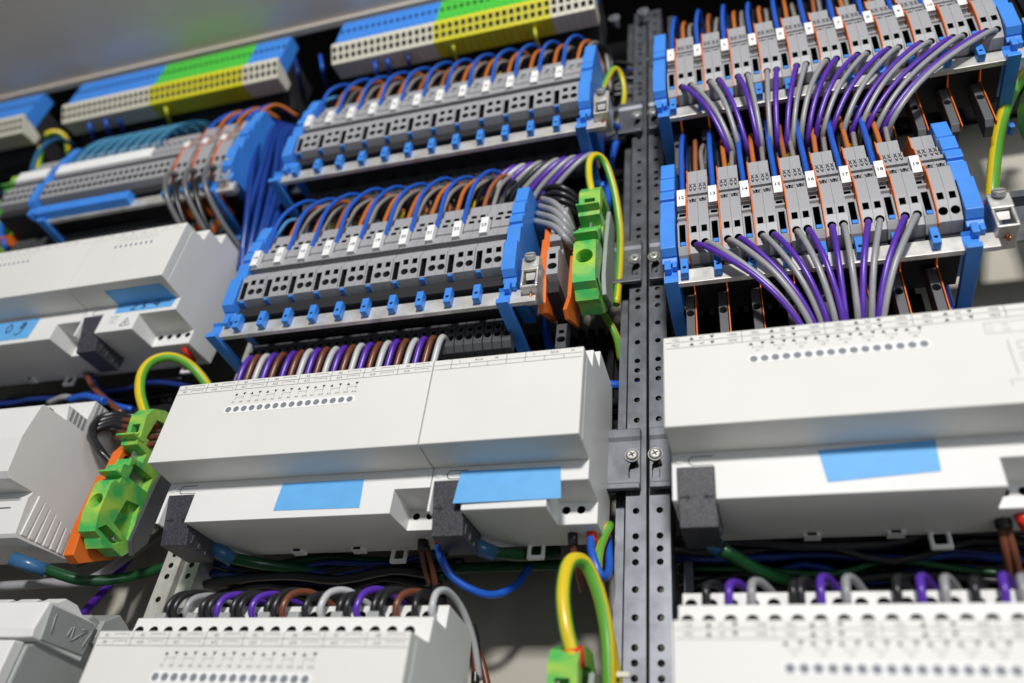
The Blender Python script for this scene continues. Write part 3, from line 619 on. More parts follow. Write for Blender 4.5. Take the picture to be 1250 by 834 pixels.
# ---------------------------------------------------------------- green-yellow ground terminals
def ground(x0, w, zc, label, yo=0):
    t = thing('ground_terminal', label, 'ground terminal', (x0+w/2, 58, zc), 'green and yellow ground terminals')
    pr = [(57, -38), (48, -48), (40, -47), (34, -50), (30, -46), (25, -45), (22.5, -36), (22, -20), (23.5, -17), (27, -17), (27, -13.5), (24.5, -13), (24.5, -7), (28, -6), (29, -1), (36, 0), (36, 6), (27, 6.5), (26, 9), (27, 12), (25, 24), (28, 30), (36, 34), (50, 36), (57, 30)]
    pr = [(a+yo, b+zc) for a, b in pr]
    c = MB().tube([(x0+w/2, 16+yo, zc-31), (x0+w/2, 42+yo, zc-24)], [w*.40, w*.33], 24, 1, sub=1)
    c.tube([(x0+w/2, 27+yo, zc+40), (x0+w/2, 35+yo, zc+22)], [w*.36, w*.3], 20, 1, sub=1)
    c.box(x0+w*.25, x0+w*.75, 20+yo, 33+yo, zc+13, zc+19, 1)
    e0, e1 = x0+w*.42, x0+w+1
    c2 = MB().box(e0, e1, 31+yo, 47+yo, zc-11.5, zc-3).px([(31+yo, zc+13), (50+yo, zc+13), (50+yo, zc+30), (33+yo, zc+26)], e0, e1).px([(34+yo, zc-36), (50+yo, zc-40), (46+yo, zc-20), (36+yo, zc-22)], x0+w*.7, e1)
    c3 = MB().px([(26+yo, zc-43), (40+yo, zc-45.5), (45+yo, zc-41), (30+yo, zc-39)], x0+w*.3, e1).box(x0-1, x0+w*.3, 30+yo, 44+yo, zc+14, zc+24)
    part('terminal_body', MB().px(pr, x0, x0+w), ['gy', 'gy'], t, cut=[c, c2, c3], bevel=0.4)
    part('shelf', MB().box(x0-.4, x0+w+.4, 21+yo, 30+yo, zc+9.2, zc+10.4), 'gy', t, bevel=0.25)
    part('shelf', MB().box(x0-.3, x0+w+.3, 20.5+yo, 30+yo, zc-13.4, zc-12.2), 'gy', t, bevel=0.25)
    part('contact_bar', MB().box(x0+w*.45, x0+w*.55, 32+yo, 52+yo, zc-10, zc+27), 'zinc', t)
    for dz in (-19, -7.6, 12.2): part('moulded_rib', MB().px([(22.4+yo+(3 if dz > -10 else 0), zc+dz), (27+yo, zc+dz), (27+yo, zc+dz+1.2), (22.4+yo+(3 if dz > -10 else 0), zc+dz+1.2)], x0+.8, x0+w-.8), 'gy', t, bevel=0.2)
    part('marker_ring', MB().cyl((x0+w-.2, 29+yo, zc-3), (x0+w+.6, 29+yo, zc-3), 1.7, 18), 'gy', t)
    part('metal_foot', MB().box(x0+w*.2, x0+w*.8, 40+yo, 56+yo, zc-42, zc-38), 'zinc', t, bevel=0.3)
    return t
ground(-86, 12, ZT2+2, 'green and yellow ground terminal right of the lower middle terminal row')
ground(-331.5, 10.4, ZM+1, 'green and yellow ground terminal left of the centre module')
ground(-84.5, 11.5, 73, 'green and yellow ground terminal beside the posts at the bottom')
ground(147.5, 13, ZT2+32, 'green and yellow ground terminal at the right edge of the photo')
ground(-571, 14, ZT1-4, 'green and yellow ground terminal at the left edge beside the upper left row')
single('end_plate', MB().px(shift([(57, -34), (50, -44), (45, -38), (46, -4), (50, 18), (57, 20)], ZM-2), -318.5, -316.5), 'term_dark', 'dark grey end plate beside the left ground terminal', 'end plate', (-317, 57, ZM), bevel=0.2)
single('end_plate', MB().px(shift([(57, -34), (40, -40), (36, -30), (38, -2), (42, 26), (57, 28)], ZT2), -73.6, -71.4), 'grey_case', 'grey end plate right of the ground terminal by the posts', 'end plate', (-72, 57, ZT2), bevel=0.2)
single('end_plate', MB().px(shift([(57, -34), (40, -40), (36, -30), (38, -2), (42, 26), (57, 28)], 73), -72.6, -70.4), 'grey_case', 'grey end plate right of the bottom ground terminal', 'end plate', (-71, 57, 73), bevel=0.2)
def orange_plate(x, w, zc, label, y0=27):
    pr = [(57, -40), (36, -52), (30, -50), (y0, -36), (y0, -6), (y0+3, -5), (y0+3, 10), (y0+10, 24), (57, 30)]
    c = MB().cyl((x-1, y0+8, zc+8), (x+w+1, y0+8, zc+8), 2.0, 14, 1)
    single('orange_terminal', MB().px(shift(pr, zc), x, x+w), ['orange', 'dark'], label, 'terminal block', (x, 57, zc), 'broad orange terminal plates', cut=[c], bevel=0.4)
orange_plate(-105.5, 4.6, ZT2, 'broad orange terminal beside the black wire loops, lower middle row')
orange_plate(-91.5, 2.2, ZT2-6, 'broad orange terminal against the ground terminal, lower middle row', 36)
orange_plate(-339.5, 6.2, ZM-4, 'broad orange terminal left of the ground terminal beside the centre module', 28)
orange_plate(-549, 4, ZT1, 'broad orange terminal at the left end of the upper left row', 40)
o = copy_thing(tN['GM'], (-100.6, TY+10, ZT2), 'single dark grey terminal between two orange terminals'); o.scale = (1.25, 1, 1)
# ---------------------------------------------------------------- busbar clamps
def clamp(x, z, label, tilt=0.0):
    t = thing('busbar_clamp', label, 'clamp', (x, 26, z), 'metal busbar clamps')
    b = MB().box(x-4.6, x+4.6, 16, 31, z-1, z+1.6).box(x-4.6, x-3.2, 15.8, 31.4, z-17, z-0.8).box(x+3.2, x+4.6, 15.8, 31.4, z-17, z-0.8).box(x-4.6, x+4.6, 16, 31, z-18.4, z-16.8)
    b.add([(x-3.2, 16.6, z-1), (x+3.2, 16.6, z-1), (x+2.2, 18.2, z-12), (x-2.2, 18.2, z-12)], [(0, 1, 2, 3)])
    b.box(x-4.7, x+4.7, 15.2, 17.0, z-7.5, z+2.0)
    part('clamp_frame', b, 'nickel', t, bevel=0.6, seg=3)
    s = MB().cyl((x, 14.9, z+0.2), (x, 12.6, z+1.2), 3.0, 22).cyl((x, 24, z+1.5), (x, 24, z+5.5), 2.2, 16).cyl((x, 24, z+5.5), (x, 24, z+8), 3.1, 20)
    s.box(x-3.0, x+3.0, 12.2, 12.75, z+.3, z+1.0, 1)
    part('screw', s, ['nickel', 'dark'], t, bevel=0.2)
    c = MB()
    for k in range(14):
        a = R_.uniform(0, 6.28); rr = R_.uniform(0, 2.4); p = Vector((x+rr*math.cos(a), 23+rr*math.sin(a), z-17)); c.tube([p, p+Vector((R_.uniform(-1.2, 1.2), R_.uniform(-2, .5), R_.uniform(-3.5, -1.8)))], 0.33, 5, sub=1)
    part('wire_strands', c, 'copper', t)
clamp(110.5, 300, 'silver screw clamp with copper strands on the lower right busbar end')
clamp(-106.5, 299, 'silver screw clamp with copper strands on the lower middle busbar end')
clamp(-74.0, 434, 'silver screw clamp beside the posts on the upper middle busbar end')
clamp(-340, 435, 'blurred silver screw clamp on the upper left busbar end')
clamp(157, 430, 'silver screw clamp cut off by the right edge on the upper right busbar end')
def red_end(x, z, pts, label):
    wire([(x, 27, z), (x-1.6, 31, z+5.6), (x-3, 36, z+8)], 3.0, 'red', 'red insulating sleeve on the blue cable at the '+label, 'red cable sleeves', name='cable_sleeve')
    wire([(x-2.7, 35, z+7.5), (x-5, 44, z+9), *pts], 2.6, 'blue', 'blue cable ending in a red sleeve at the '+label, 'blue cables into busbar clamps')
red_end(110, 304, [(100, 60, 338), (92, 66, 300), (98, 74, 262), (120, 80, 240)], 'lower right clamp')
red_end(-106, 302, [(-106, 58, 330), (-112, 66, 300), (-100, 70, 262), (-75, 72, 256), (-60, 82, 262)], 'lower middle clamp')
red_end(-73.6, 437, [(-72, 60, 455), (-78, 66, 430), (-80, 70, 380)], 'upper middle clamp')
red_end(-338, 440, [(-338, 55, 470), (-346, 66, 440), (-344, 70, 400)], 'upper left clamp')
# ---------------------------------------------------------------- wires of the right rows
def outlets(row, n, zc, seq, conv, where):
    cnt = {'purple': 0, 'grey': 0}
    for k, (x, i, j) in enumerate(row[:n]):
        col = seq[k]; cnt[col] += 1; f = k/(n-1)
        cx = conv[0]+(conv[1]-conv[0])*f; d = cx-x; zz = R_.uniform(-2.4, 2.0); cx += R_.uniform(-1.6, 1.6); d = cx-x
        H = zc-38-conv[2]
        pts = [(x, 22, zc-32), (x+d*.01, 17, zc-35.5), (x+d*.08, 14.0, zc-39), (x+d*.33, 13.5+zz*.6, zc-38-H*.25), (x+d*.60, 15.5+zz, zc-38-H*.50), (x+d*.83, 20+zz, zc-38-H*.76), (cx, 27+zz, conv[2]), (cx+d*.04, 38, conv[2]-2), (cx+d*.06, 56, conv[2]-4)]
        wire(pts, 1.42+R_.uniform(-.06, .06), col, '%s wire, %s %s one from left leaving the bottom of the %s row' % (col, ORD[cnt[col]-1], col, where), 'purple and grey wires out of the %s row' % where, n=10)
p, g = 'purple', 'grey'
outlets(r2, 14, ZT2, [p, g, g, p, g, p, g, p, p, g, p, g, p, g], (20, 54, 246), WL)
outlets(r1, 22, ZR1, [p, g, g, p, p, g, g, p, p, g, g, p, p, g, p, g, p, g, p, g, p, g], (-5, 81, 379), WU)
for nm_, st_, pr_, sx0 in (('x', 0, 0, 0),): pass
def uplinks(kind, x0, pitch, n, zc, lean, where, first=1, gy_every=3, dark=True, mid='warm_grey'):
    bk = MB()
    for i in range(n):
        x = x0+pitch*i; num = ORD[i]; j = lambda s=1.2: R_.uniform(-s, s)
        lt = '%s row' % where
        yb = 24.3 if kind == 'R' else 19.5; up = 7 if kind == 'M' else 9; j2 = j(2.0)
        wire([(x, yb, zc+4), (x+lean*.02, yb-.6, zc+14), (x+lean*.16-.5+j(.5), yb, zc+40), (x+lean*.45+j(.5), 30, zc+57+up+j2), (x+lean*.85, 42, zc+63+up+j2), (x+lean*1.1, 56, zc+54+up), (x+lean*1.15, 68, zc+20)], 1.5 if kind == 'R' else 1.35, 'blue',
             'blue wire into the %s disconnect terminal from left, %s' % (num, lt), 'blue wires over the %s' % lt)
        xo = x+pitch*.42+j(.5); j2 = j(2.5)
        wire([(xo, 27.5, zc+24), (xo+lean*.03, 27.3, zc+34), (xo+lean*.18+j(.5), 28.5, zc+50), (xo+lean*.5+j(.5), 36, zc+59+up+j2), (xo+lean*.9, 48, zc+60+up+j2), (xo+lean*1.05, 60, zc+48), (xo+lean, 70, zc+20)], 1.35, 'orange' if R_.random() > .25 else 'tan',
             '%s orange wire from left arching over the %s' % (num, lt), 'orange wires over the %s' % lt)
        xg = x+pitch*(.72 if kind == 'M' else .70)+j(.6); j2 = j(2.5)
        wire([(xg, 29, zc+26), (xg+lean*.05, 29.4, zc+36), (xg+lean*.2+j(.6), 31, zc+51), (xg+lean*.5+j(.6), 39, zc+59+up+j2), (xg+lean*.9, 50, zc+59+up), (xg+lean*1.05, 64, zc+40)], 1.35, mid,
             '%s warm grey wire from left arching over the %s' % (num, lt), 'grey wires over the %s' % lt)
        for q, (dx, yy) in enumerate(((pitch*.22, 40), (pitch*.5, 42), (pitch*.86, 41))):
            xb = x+dx
            bk.tube([(xb, yy, zc+28), (xb+lean*.15+j(), yy-6, zc+50), (xb+lean*.5+j(), yy-1, zc+58+up+j(3)), (xb+lean, yy+12, zc+56+up), (xb+lean, yy+26, zc+25)], 1.3, 6, sub=4)
        if i % gy_every == 1:
            xb = x+pitch*.6
            wire([(xb, 37, zc+28), (xb+lean*.2, 37, zc+46), (xb+lean*.6, 44, zc+55), (xb+lean, 55, zc+50), (xb+lean, 66, zc+30)], 1.4, 'gy', 'green and yellow wire behind the %s blue wire, %s' % (num, lt), 'ground wires over the %s' % lt)
    single('wire_bunch', bk, 'w_black', 'black wires crowded behind the coloured ones above the %s row' % where, 'wiring', (x0, 40, zc+40), kind='stuff')
#UP
uplinks('R', -28.6, 15.75, 7, ZT2, 1.0, WL, 12, 2)
uplinks('R', -31.6, 16.05, 11, ZR1, 3.0, WU, 1, 3)
uplinks('M', -279.5, 16.05, 9, ZT2, 13, 'lower middle', 14)
uplinks('M', -282.4, 16.4, 12, ZM1, 10, 'upper middle', 1)
wire([(-277.5, 24, ZT2+8), (-282, 26, ZT2+26), (-284, 32, ZT2+50), (-276, 40, ZT2+58)], 1.2, 'light_blue', 'pale blue wire at the left end above the lower middle row')
wire([(-290.5, 24, ZM1+14), (-290, 26, ZM1+36), (-284, 32, ZM1+52), (-272, 44, ZM1+62)], 1.2, 'light_blue', 'pale blue wire at the left end above the upper middle row')
# lower wires of the middle rows
seq = ['purple', 'brown', 'white', 'purple', 'brown', 'purple', 'brown', 'white', 'purple', 'brown', 'white', 'purple', 'brown', 'white', 'purple', 'brown', 'white', 'purple', 'brown', 'white', 'purple', 'brown', 'white']
cn = {}
for k, col in enumerate(seq):
    cn[col] = cn.get(col, 0)+1; x = -279.0+5.36*k+(1.5 if k > 4 else 0); jz = R_.uniform(-1, 1)
    wire([(x, 50, ZT2-58), (x, 42, ZT2-57), (x-.3, 37.5+jz*.5, ZT2-60.5), (x-1.6, 37.5, ZT2-70), (x-3.4, 41, ZT2-82), (x-4.5, 52, ZT2-98)], 1.75, col, '%s wire hanging below the lower middle row, %s %s one from the left' % (col, ORD[cn[col]-1], col), 'wires hanging below the lower middle row', n=10)
cn = {}
for k in range(10):
    col = ('purple', 'white', 'purple', 'grey', 'black')[k % 5] if k < 5 else ('purple', 'grey')[k % 2]
    cn[col] = cn.get(col, 0)+1; x = -131+5.4*k
    wire([(x, 50, ZM1-58), (x, 42, ZM1-58), (x-3, 37, ZM1-61), (x-13, 38, ZM1-70), (x-26, 44, ZM1-82), (x-34, 54, ZM1-96), (x-36, 64, ZM1-108)], 1.7, col, '%s wire slanting down from the upper middle row, %s %s one from the left' % (col, ORD[cn[col]-1], col), 'slanting wires below the upper middle row', n=10)
# small bunches
for k in range(4):
    wire([at(662-3*k, 243+9*k, 34), at(676, 248+9.5*k, 26), at(690, 262+9.5*k, 26), at(699, 282+7*k, 34)], 1.9, 'grey', '%s of four stacked grey wires between end cap and ground terminal, from the top' % ORD[k], 'grey wires by the lower middle end cap', n=10)
    wire([at(655, 250+3*k, 56), at(662, 233+8*k, 44), at(682, 228+8*k, 38), at(702, 240+7*k, 44), at(706, 262+4*k, 56)], 1.9, 'black', '%s of four stacked black wire loops left of the ground terminal, from the top' % ORD[k], 'black wire loops by the ground terminal', n=10)
for k in range(4):
    wire([at(196, 503+3*k, 52), at(165, 508+6*k, 42), at(140, 506+4*k, 38), at(120-3*k, 512+6*k, 34), at(112-1.5*k+4*k, 530+6*k, 30), at(127+2*k, 556+2*k, 34), at(150, 592-2*k, 42)], 2.0, 'black', '%s of four looped black wires beside the left ground terminal, counted from the top' % ORD[k], 'black wire loops beside the left ground terminal', n=10)
for k in range(4):
    wire([at(140, 512+7*k, 48), at(158, 514+8*k, 36), at(178, 517+8.5*k, 34), at(200, 516+9*k, 44)], 1.9, 'brown', '%s of four brown wires entering the left ground terminal area, from the top' % ORD[k], 'brown wires beside the left ground terminal', n=10)
# large green-yellow loops
def gyw(px, r, label, ph=0): wire([at(*q) for q in px], r, 'gy', label, 'thick green and yellow cables', name='ground_cable', ph=ph)
def sleeve(a, b, r, label): wire([at(*a), at(*b)], r, 'red', 'red insulating sleeve where the green and yellow cable enters the '+label, 'red sleeves in ground terminals', name='cable_sleeve', n=14, sub=1)
gyw([(701, 805, 30), (691, 765, 27), (687, 725, 27), (692, 693, 30), (702, 683, 34), (716, 690, 40), (730, 722, 46), (739, 760, 50), (743, 800, 52), (744, 850, 54)], 2.95, 'thick green and yellow cable looping above the bottom ground terminal')
sleeve((699, 790, 29.5), (703, 815, 33), 3.9, 'bottom ground terminal')
gyw([(723, 238, 30), (719, 215, 27), (720, 196, 28), (728, 190, 31), (738, 198, 36), (747, 222, 42), (753, 250, 48), (757, 285, 54), (756, 330, 58), (752, 372, 60)], 2.2, 'thick green and yellow cable looping above the ground terminal by the posts')
sleeve((722, 232, 30), (724, 246, 33), 2.9, 'ground terminal by the posts')
gyw([(180, 512, 32), (171, 480, 28), (174, 455, 28), (188, 440, 32), (210, 436, 38), (232, 446, 46), (250, 466, 54), (262, 490, 62)], 2.9, 'thick green and yellow cable arching above the left ground terminal')
sleeve((178, 504, 31.5), (184, 522, 35), 3.7, 'left ground terminal')
gyw([(1262, 80, 50), (1245, 98, 50), (1228, 130, 52), (1217, 175, 56), (1211, 235, 62), (1208, 300, 75)], 3.3, 'thick green and yellow cable at the right edge beside the upper busbar', 4)
gyw([(745, 640, 58), (733, 668, 52), (730, 700, 50), (738, 740, 58), (748, 790, 62), (756, 850, 64)], 1.9, 'thin green and yellow cable beside the posts under the supply module')
gyw([(744, 770, 60), (750, 810, 58), (753, 860, 58)], 1.6, 'short green and yellow cable under the white cable tie')
gyw([(735, 110, 46), (748, 85, 44), (758, 92, 50), (762, 120, 58), (752, 165, 66)], 2.0, 'green and yellow cable looping right of the upper middle end cap')
gyw([(45, 250, 52), (50, 180, 40), (62, 162, 36), (80, 168, 44), (85, 200, 60)], 2.6, 'blurred yellow and green cable above the left end of the upper left row')
gyw([(150, 40, 80), (735, 380, 66), (752, 410, 72)][1:]+[(758, 440, 80)], 2.0, 'green and yellow cable hanging behind the bracket by the posts')
wire([at(735, 742, 60).lerp(at(738, 740, 60), 0), at(765, 738+66, 0)], .1, 'white', 'x') if False else None
tie = MB().box(-67, -59, 53, 54.4, 101, 103.2).box(-67.8, -66, 52, 56, 100.2, 104); single('cable_tie', tie, 'ivory', 'white cable tie around the green and yellow cables by the posts', 'cable tie', (-63, 54, 102), bevel=0.3)
# blue and brown wires under the middle modules
W_ = lambda px, r, col, label, g=None, **k: wire([at(*q) for q in px], r, col, label, g, **k)
W_([(535, 662, 52), (538, 680, 50), (552, 704, 54), (580, 722, 62), (605, 726, 70), (630, 714, 78), (646, 692, 84)], 1.9, 'blue', 'blue wire sagging below the seam of the two middle modules')
W_([(722, 648, 52), (722, 672, 46), (731, 698, 46), (739, 704, 50), (744, 690, 56), (742, 655, 62)], 1.8, 'blue', 'blue wire looping down under the right end of the supply module')
W_([(722, 646, 50), (722.5, 662, 50)], 2.4, 'red', 'red sleeve on the blue wire under the supply module', name='cable_sleeve')
W_([(535, 652, 50), (536, 664, 50)], 2.2, 'red', 'red sleeve on the blue wire at the seam of the modules', name='cable_sleeve')
W_([(699, 648, 50), (699.5, 666, 52)], 2.3, 'black', 'black sleeve under the supply module beside the red one', name='cable_sleeve')
W_([(699.5, 664, 52), (703, 690, 60), (710, 720, 76)], 1.7, 'brown', 'brown wire leaving the black sleeve under the supply module')
W_([(517, 658, 52), (516, 672, 54)], 2.6, 'black', 'black sleeve under the right end of the centre module', name='cable_sleeve')
W_([(514, 668, 56), (518, 690, 66), (524, 712, 76)], 1.5, 'brown', 'left brown wire under the centre module near the seam')
W_([(521, 668, 56), (527, 690, 66), (532, 715, 76)], 1.5, 'brown', 'right brown wire under the centre module near the seam')
W_([(1222, 624, 50), (1226, 645, 52)], 3.0, 'black', 'black sleeve under the right module near the photo edge', name='cable_sleeve')
W_([(1222, 642, 54), (1228, 675, 60), (1234, 712, 74)], 1.6, 'brown', 'left brown wire under the right module near the photo edge')
W_([(1229, 642, 54), (1238, 675, 60), (1246, 712, 74)], 1.6, 'brown', 'right brown wire under the right module near the photo edge')
W_([(1246, 625, 46), (1256, 645, 50)], 3.0, 'red', 'red sleeve at the right edge under the right module', name='cable_sleeve')
# thick green bus cables with blue ends
def bus(px, tip, label):
    W_(px, 3.0, 'dark_green', 'dark green cable '+label, 'dark green bus cables', name='bus_cable')
    W_(tip, 3.6, 'wrap', 'blue wrapped end of the dark green cable '+label, 'blue wrapped cable ends', name='cable_wrap', n=12)
bus([(276, 680, 53), (330, 690, 70), (420, 700, 84), (560, 694, 90), (700, 690, 96)], [(256, 666, 47), (285, 684, 56)], 'behind the centre module')
bus([(598, 674, 53), (640, 678, 66), (680, 672, 80)], [(575, 664, 47), (603, 676, 55)], 'behind the supply module')
bus([(880, 670, 50), (930, 698, 66), (990, 714, 84), (1060, 712, 96)], [(858, 655, 46), (884, 674, 54)], 'behind the right module')
bus([(56, 695, 44), (100, 708, 52), (150, 706, 64), (210, 690, 80), (260, 672, 92)], [(14, 682, 34), (58, 697, 45)], 'under the rounded left module')
W_([(0, 716, 55), (60, 712, 62), (110, 708, 70), (160, 676, 80), (200, 650, 95)], 2.6, 'grey', 'thick grey cable crossing behind the green cable, lower left')
W_([(90, 690, 60), (130, 668, 72), (170, 640, 86)], 2.4, 'black', 'black cable rising below the left ground terminal')
W_([(90, 762, 60), (110, 740, 78), (135, 712, 92), (165, 670, 110)], 2.4, 'purple', 'purple cable behind the module in the bottom left corner')
W_([(150, 505, 60), (120, 480, 58), (105, 455, 60), (100, 430, 66)], 2.0, 'brown', 'brown wire between the two left modules')
W_([(162, 500, 66), (135, 492, 62), (115, 470, 62), (106, 440, 64)], 1.9, 'blue', 'blue wire sagging between the two left modules')
W_([(85, 488, 58), (105, 484, 54), (128, 490, 52)], 2.4, 'blue', 'short blue wire above the rounded left module')
W_([(60, 492, 64), (80, 485, 60), (100, 492, 62)], 2.2, 'grey', 'short grey wire above the rounded left module')
W_([(25, 135+130, 44), (8, 262, 34), (2, 280, 32), (6, 300, 36), (14, 312, 50)], 1.9, 'blue', 'blue wire looping at the far left below the upper left row')
# bottom device wires
s_ = 0.416
seqb = [('black', 265), ('black', 285), ('grey', 320), ('black', 365), ('black', 385), ('purple', 410), ('black', 455), ('black', 475), ('purple', 510), ('black', 555), ('black', 575), ('brown', 600), ('black', 665), ('grey', 710), ('black', 765), ('black', 785), ('purple', 815), ('black', 865), ('black', 885), ('brown', 930), ('black', 985), ('grey', 1035)]
cn = {}
for k, (col, cx) in enumerate(seqb):
    cn[col] = cn.get(col, 0)+1; p0 = at(100+cx*s_, 748, 31); x = p0.x; z0 = 118; q_ = .3 if k > 19 else 1; j = R_.uniform(-1, 1)
    wire([(x, 36, z0-2), (x, 29, z0-1.0), (x+.4, 26.8, z0+2.5), (x+2*q_, 29, z0+8+j), (x+6.5*q_, 37, z0+11.5+j), (x+13*q_, 50, z0+9.5), (x+19*q_, 64, z0+1), (x+21*q_, 76, z0-12)], 1.5, 'white' if (k == 13 or k == 21) else col,
         '%s wire arching into the bottom middle module, %s %s one from the left' % (col, ORD[cn[col]-1], col), 'wires arching into the bottom middle module', n=10)
for k, cx in enumerate((255, 345, 440, 555, 640, 765, 870)):
    p0 = at(100+cx*s_, 748, 31); single('wire_clip', MB().box(p0.x-2.6, p0.x+2.6, 26, 31.2, 113.5, 117.5), 'grey_case', 'small grey clip at the wire entries of the bottom middle module, %s from left' % ORD[k], 'clip', (p0.x, 28, 115), 'grey wire clips', bevel=0.4)
seqr = [('black', 125), ('purple', 205), ('grey', 285), ('black', 432), ('black', 458), ('purple', 530), ('grey', 620), ('black', 800), ('purple', 885), ('grey', 970), ('black', 1075), ('purple', 1180), ('grey', 1245)]
cn = {}
for k, (col, cx) in enumerate(seqr):
    cn[col] = cn.get(col, 0)+1; p0 = at(820+cx/2.907, 735, 31); x = p0.x; z0 = 121; j = R_.uniform(-1.5, 1)
    wire([(x, 36, z0-2), (x, 29, z0-1), (x+.2, 26.5, z0+3), (x+1, 29, z0+8+j), (x+4.5, 37, z0+10.5+j), (x+10, 50, z0+7), (x+14, 64, z0-2), (x+16, 74, z0-12)], 1.6, col,
         '%s wire arching into the blurred bottom right module, %s %s one from the left' % (col, ORD[cn[col]-1], col), 'wires arching into the bottom right module', n=10)
W_([(577, 764, 74), (581, 790, 74), (580, 840, 74)], 1.9, 'black', 'black cable hanging right of the bottom middle module')
W_([(582, 790, 82), (590, 815, 84), (598, 850, 86)], 1.8, 'brown', 'brown wire hanging right of the bottom middle module')
# ---------------------------------------------------------------- top coloured terminals
def tall(col, front):
    z = Vector((0, 58, 0)); t = thing('tall_terminal', 'x', 'terminal block', z); w = 5.2
    pr = [(57, -6), (30, -17), (20, -12), (10, 3), (10.0, 3.6), (13, 40), (20, 43), (57, 44)]
    c = MB().box(1.5, 3.7, 5, 16, 24, 29, 1).box(2.4, 2.9, 5, 14, 12, 15, 1)
    part('terminal_body', MB().px([(25, 5), (12.5, 5), (12.8, 40), (16, 42), (25, 42)], 0.1, w-.1), [col, 'dark'], t, cut=[c], bevel=0.35, seg=1, org=z)
    pr2 = [(10, 4), (10.2, 6.4), (13.5, 7), (33, 3), (33, -6.5), (18, -9.5)]
    c2 = MB()
    for a in (0.26, 0.66):
        y = 10+8*a; zz = 4-13.5*a
        c2.box(1.1, 4.1, y-2.2, y+2.0, zz-1.9, zz+1.6, 1)
    part('entry_grid', MB().px(pr2, 0, w-.12), [front, 'dark' if front != 'yellow' else 'term_dark'], t, cut=[c2], bevel=0.2, seg=1, org=z)
    part('shaded_foot', MB().px([(57, -8), (48, -8), (42, -4), (33.2, 1), (25.2, 5), (25.2, 30), (57, 30)], 0.3, w-.3), 'under_shade', t, org=z)  # black puts shade under the grid into the colour
    return t
kinds = {'b': tall('blue', 'ivory'), 'g': tall('green', 'yellow')}; usedk = set()
TENS = {2: 'twenty', 3: 'thirty', 4: 'forty'}
def nth(n):
    if n <= 20: return ORD[n-1]
    if n % 10 == 0: return {3: 'thirtieth', 4: 'fortieth'}[n//10]
    return TENS[n//10]+'-'+ORD[n % 10-1]
def bank(x0, seqs, zc, where):
    x = x0; n = 0
    for k, cnt in seqs:
        for i in range(cnt):
            nm = ('blue terminal with ivory grid' if k == 'b' else 'green terminal with yellow grid')
            lab = '%s, %s in the %s top bank' % (nm, nth(n+1), where.replace(' column', '').replace(' edge', ''))
            if k not in usedk: o = kinds[k]; usedk.add(k); o.location = Vector((x, 58, zc))*S; o['label'] = lab
            else: o = copy_thing(kinds[k], (x, 58, zc), lab)
            o['group'] = 'tall coloured terminals of the %s' % where; x += 5.25; n += 1
bank(-544.5, [('b', 17), ('g', 17), ('b', 6)], 549, 'left column')
bank(-645, [('b', 11)], 549, 'far left edge')
bank(-287.5, [('b', 16), ('g', 17), ('b', 6)], 550, 'middle column')
for k, (px, py, c) in enumerate(((395, 90, 'blue'), (440, 86, 'black'), (460, 90, 'blue'), (475, 84, 'blue'), (500, 80, 'dark_blue'), (506, 70, 'blue'), (555, 66, 'gy'), (655, 50, 'gy'), (365, 95, 'dark_blue'))):
    W_([(px-4, py-22, 26), (px-2, py-10, 24), (px, py+2, 32), (px+6, py+18, 50)], 1.6, c, '%s wire dropping from the middle top bank, %s of these from the left' % (c.replace('_', ' ') if c != 'gy' else 'green and yellow', ORD[k]), 'wires dropping from the middle top bank')
for k, (px, py, c) in enumerate(((112, 160, 'blue'), (132, 156, 'blue'), (148, 150, 'blue'), (298, 105, 'blue'), (304, 105, 'purple'), (310, 104, 'blue'), (318, 104, 'blue'), (205, 140, 'gy'))):
    W_([(px-6, py-18, 26), (px-3, py-8, 24), (px, py+4, 32), (px+6, py+18, 50)], 1.8, c, '%s wire dropping from the left top bank, %s of these from the left' % (c if c != 'gy' else 'green and yellow', ORD[k]), 'wires dropping from the left top bank')
# ---------------------------------------------------------------- upper left terminal row (out of focus)
ZL = ZT1+2.5; x = -543; k = 0
def lab_l(s): return s+', upper left row'
for i in range(6):
    copy_thing(tN['GM'], (x, TY, ZL), '%s grey terminal from the left end, upper left row' % ORD[i]); x += 5.2
put('E', x, ZL, 'blue end cap dividing the upper left terminal row', 0.9, group='blue end caps'); x += 8
xs0 = x
for i in range(22):
    o = copy_thing(tN['GM'], (x, TY, ZL), '%s grey terminal right of the blue divider, upper left row' % ORD[i])
    if i < 17: wire([(x+2, 20, ZL+6), (x+2, 19, ZL+16), (x+4, 22, ZL+36), (x+9, 30, ZL+54), (x+14, 42, ZL+64), (x+17, 58, ZL+60)], 0.9+R_.uniform(-.12, .12), 'light_teal' if i % 2 else 'teal', '%s teal wire from the left over the upper left row' % ORD[i], 'teal wires over the upper left row')  # every other wire darker, standing in for shaded gaps between wires
    x += 5.2
single('marker_strip', MB().box(xs0, xs0+88, 13.8, 15.6, ZL-8, ZL+2.6), 'marker', 'long white marker strip right of the blue divider, upper left row', 'marker strip', (xs0, 15, ZL), 'white marker strips', bevel=0.2)
single('marker_strip', MB().box(-543, -513.5, 13.8, 15.6, ZL-8, ZL+2.6), 'marker', 'short white marker strip left of the blue divider, upper left row', 'marker strip', (-543, 15, ZL), 'white marker strips', bevel=0.2)
sl = MB()
for i in range(16): sl.px([(15.5, ZL-52), (15.0, ZL-44.5), (21.6, ZL-43.5), (21.6, ZL-53)], xs0+4+5.2*i, xs0+8.9+5.2*i)
single('slider_strip', sl, 'blue', 'blue row of linked sliders on the busbar, upper left row', 'slider strip', (xs0, 20, ZL-48), bevel=0.3)
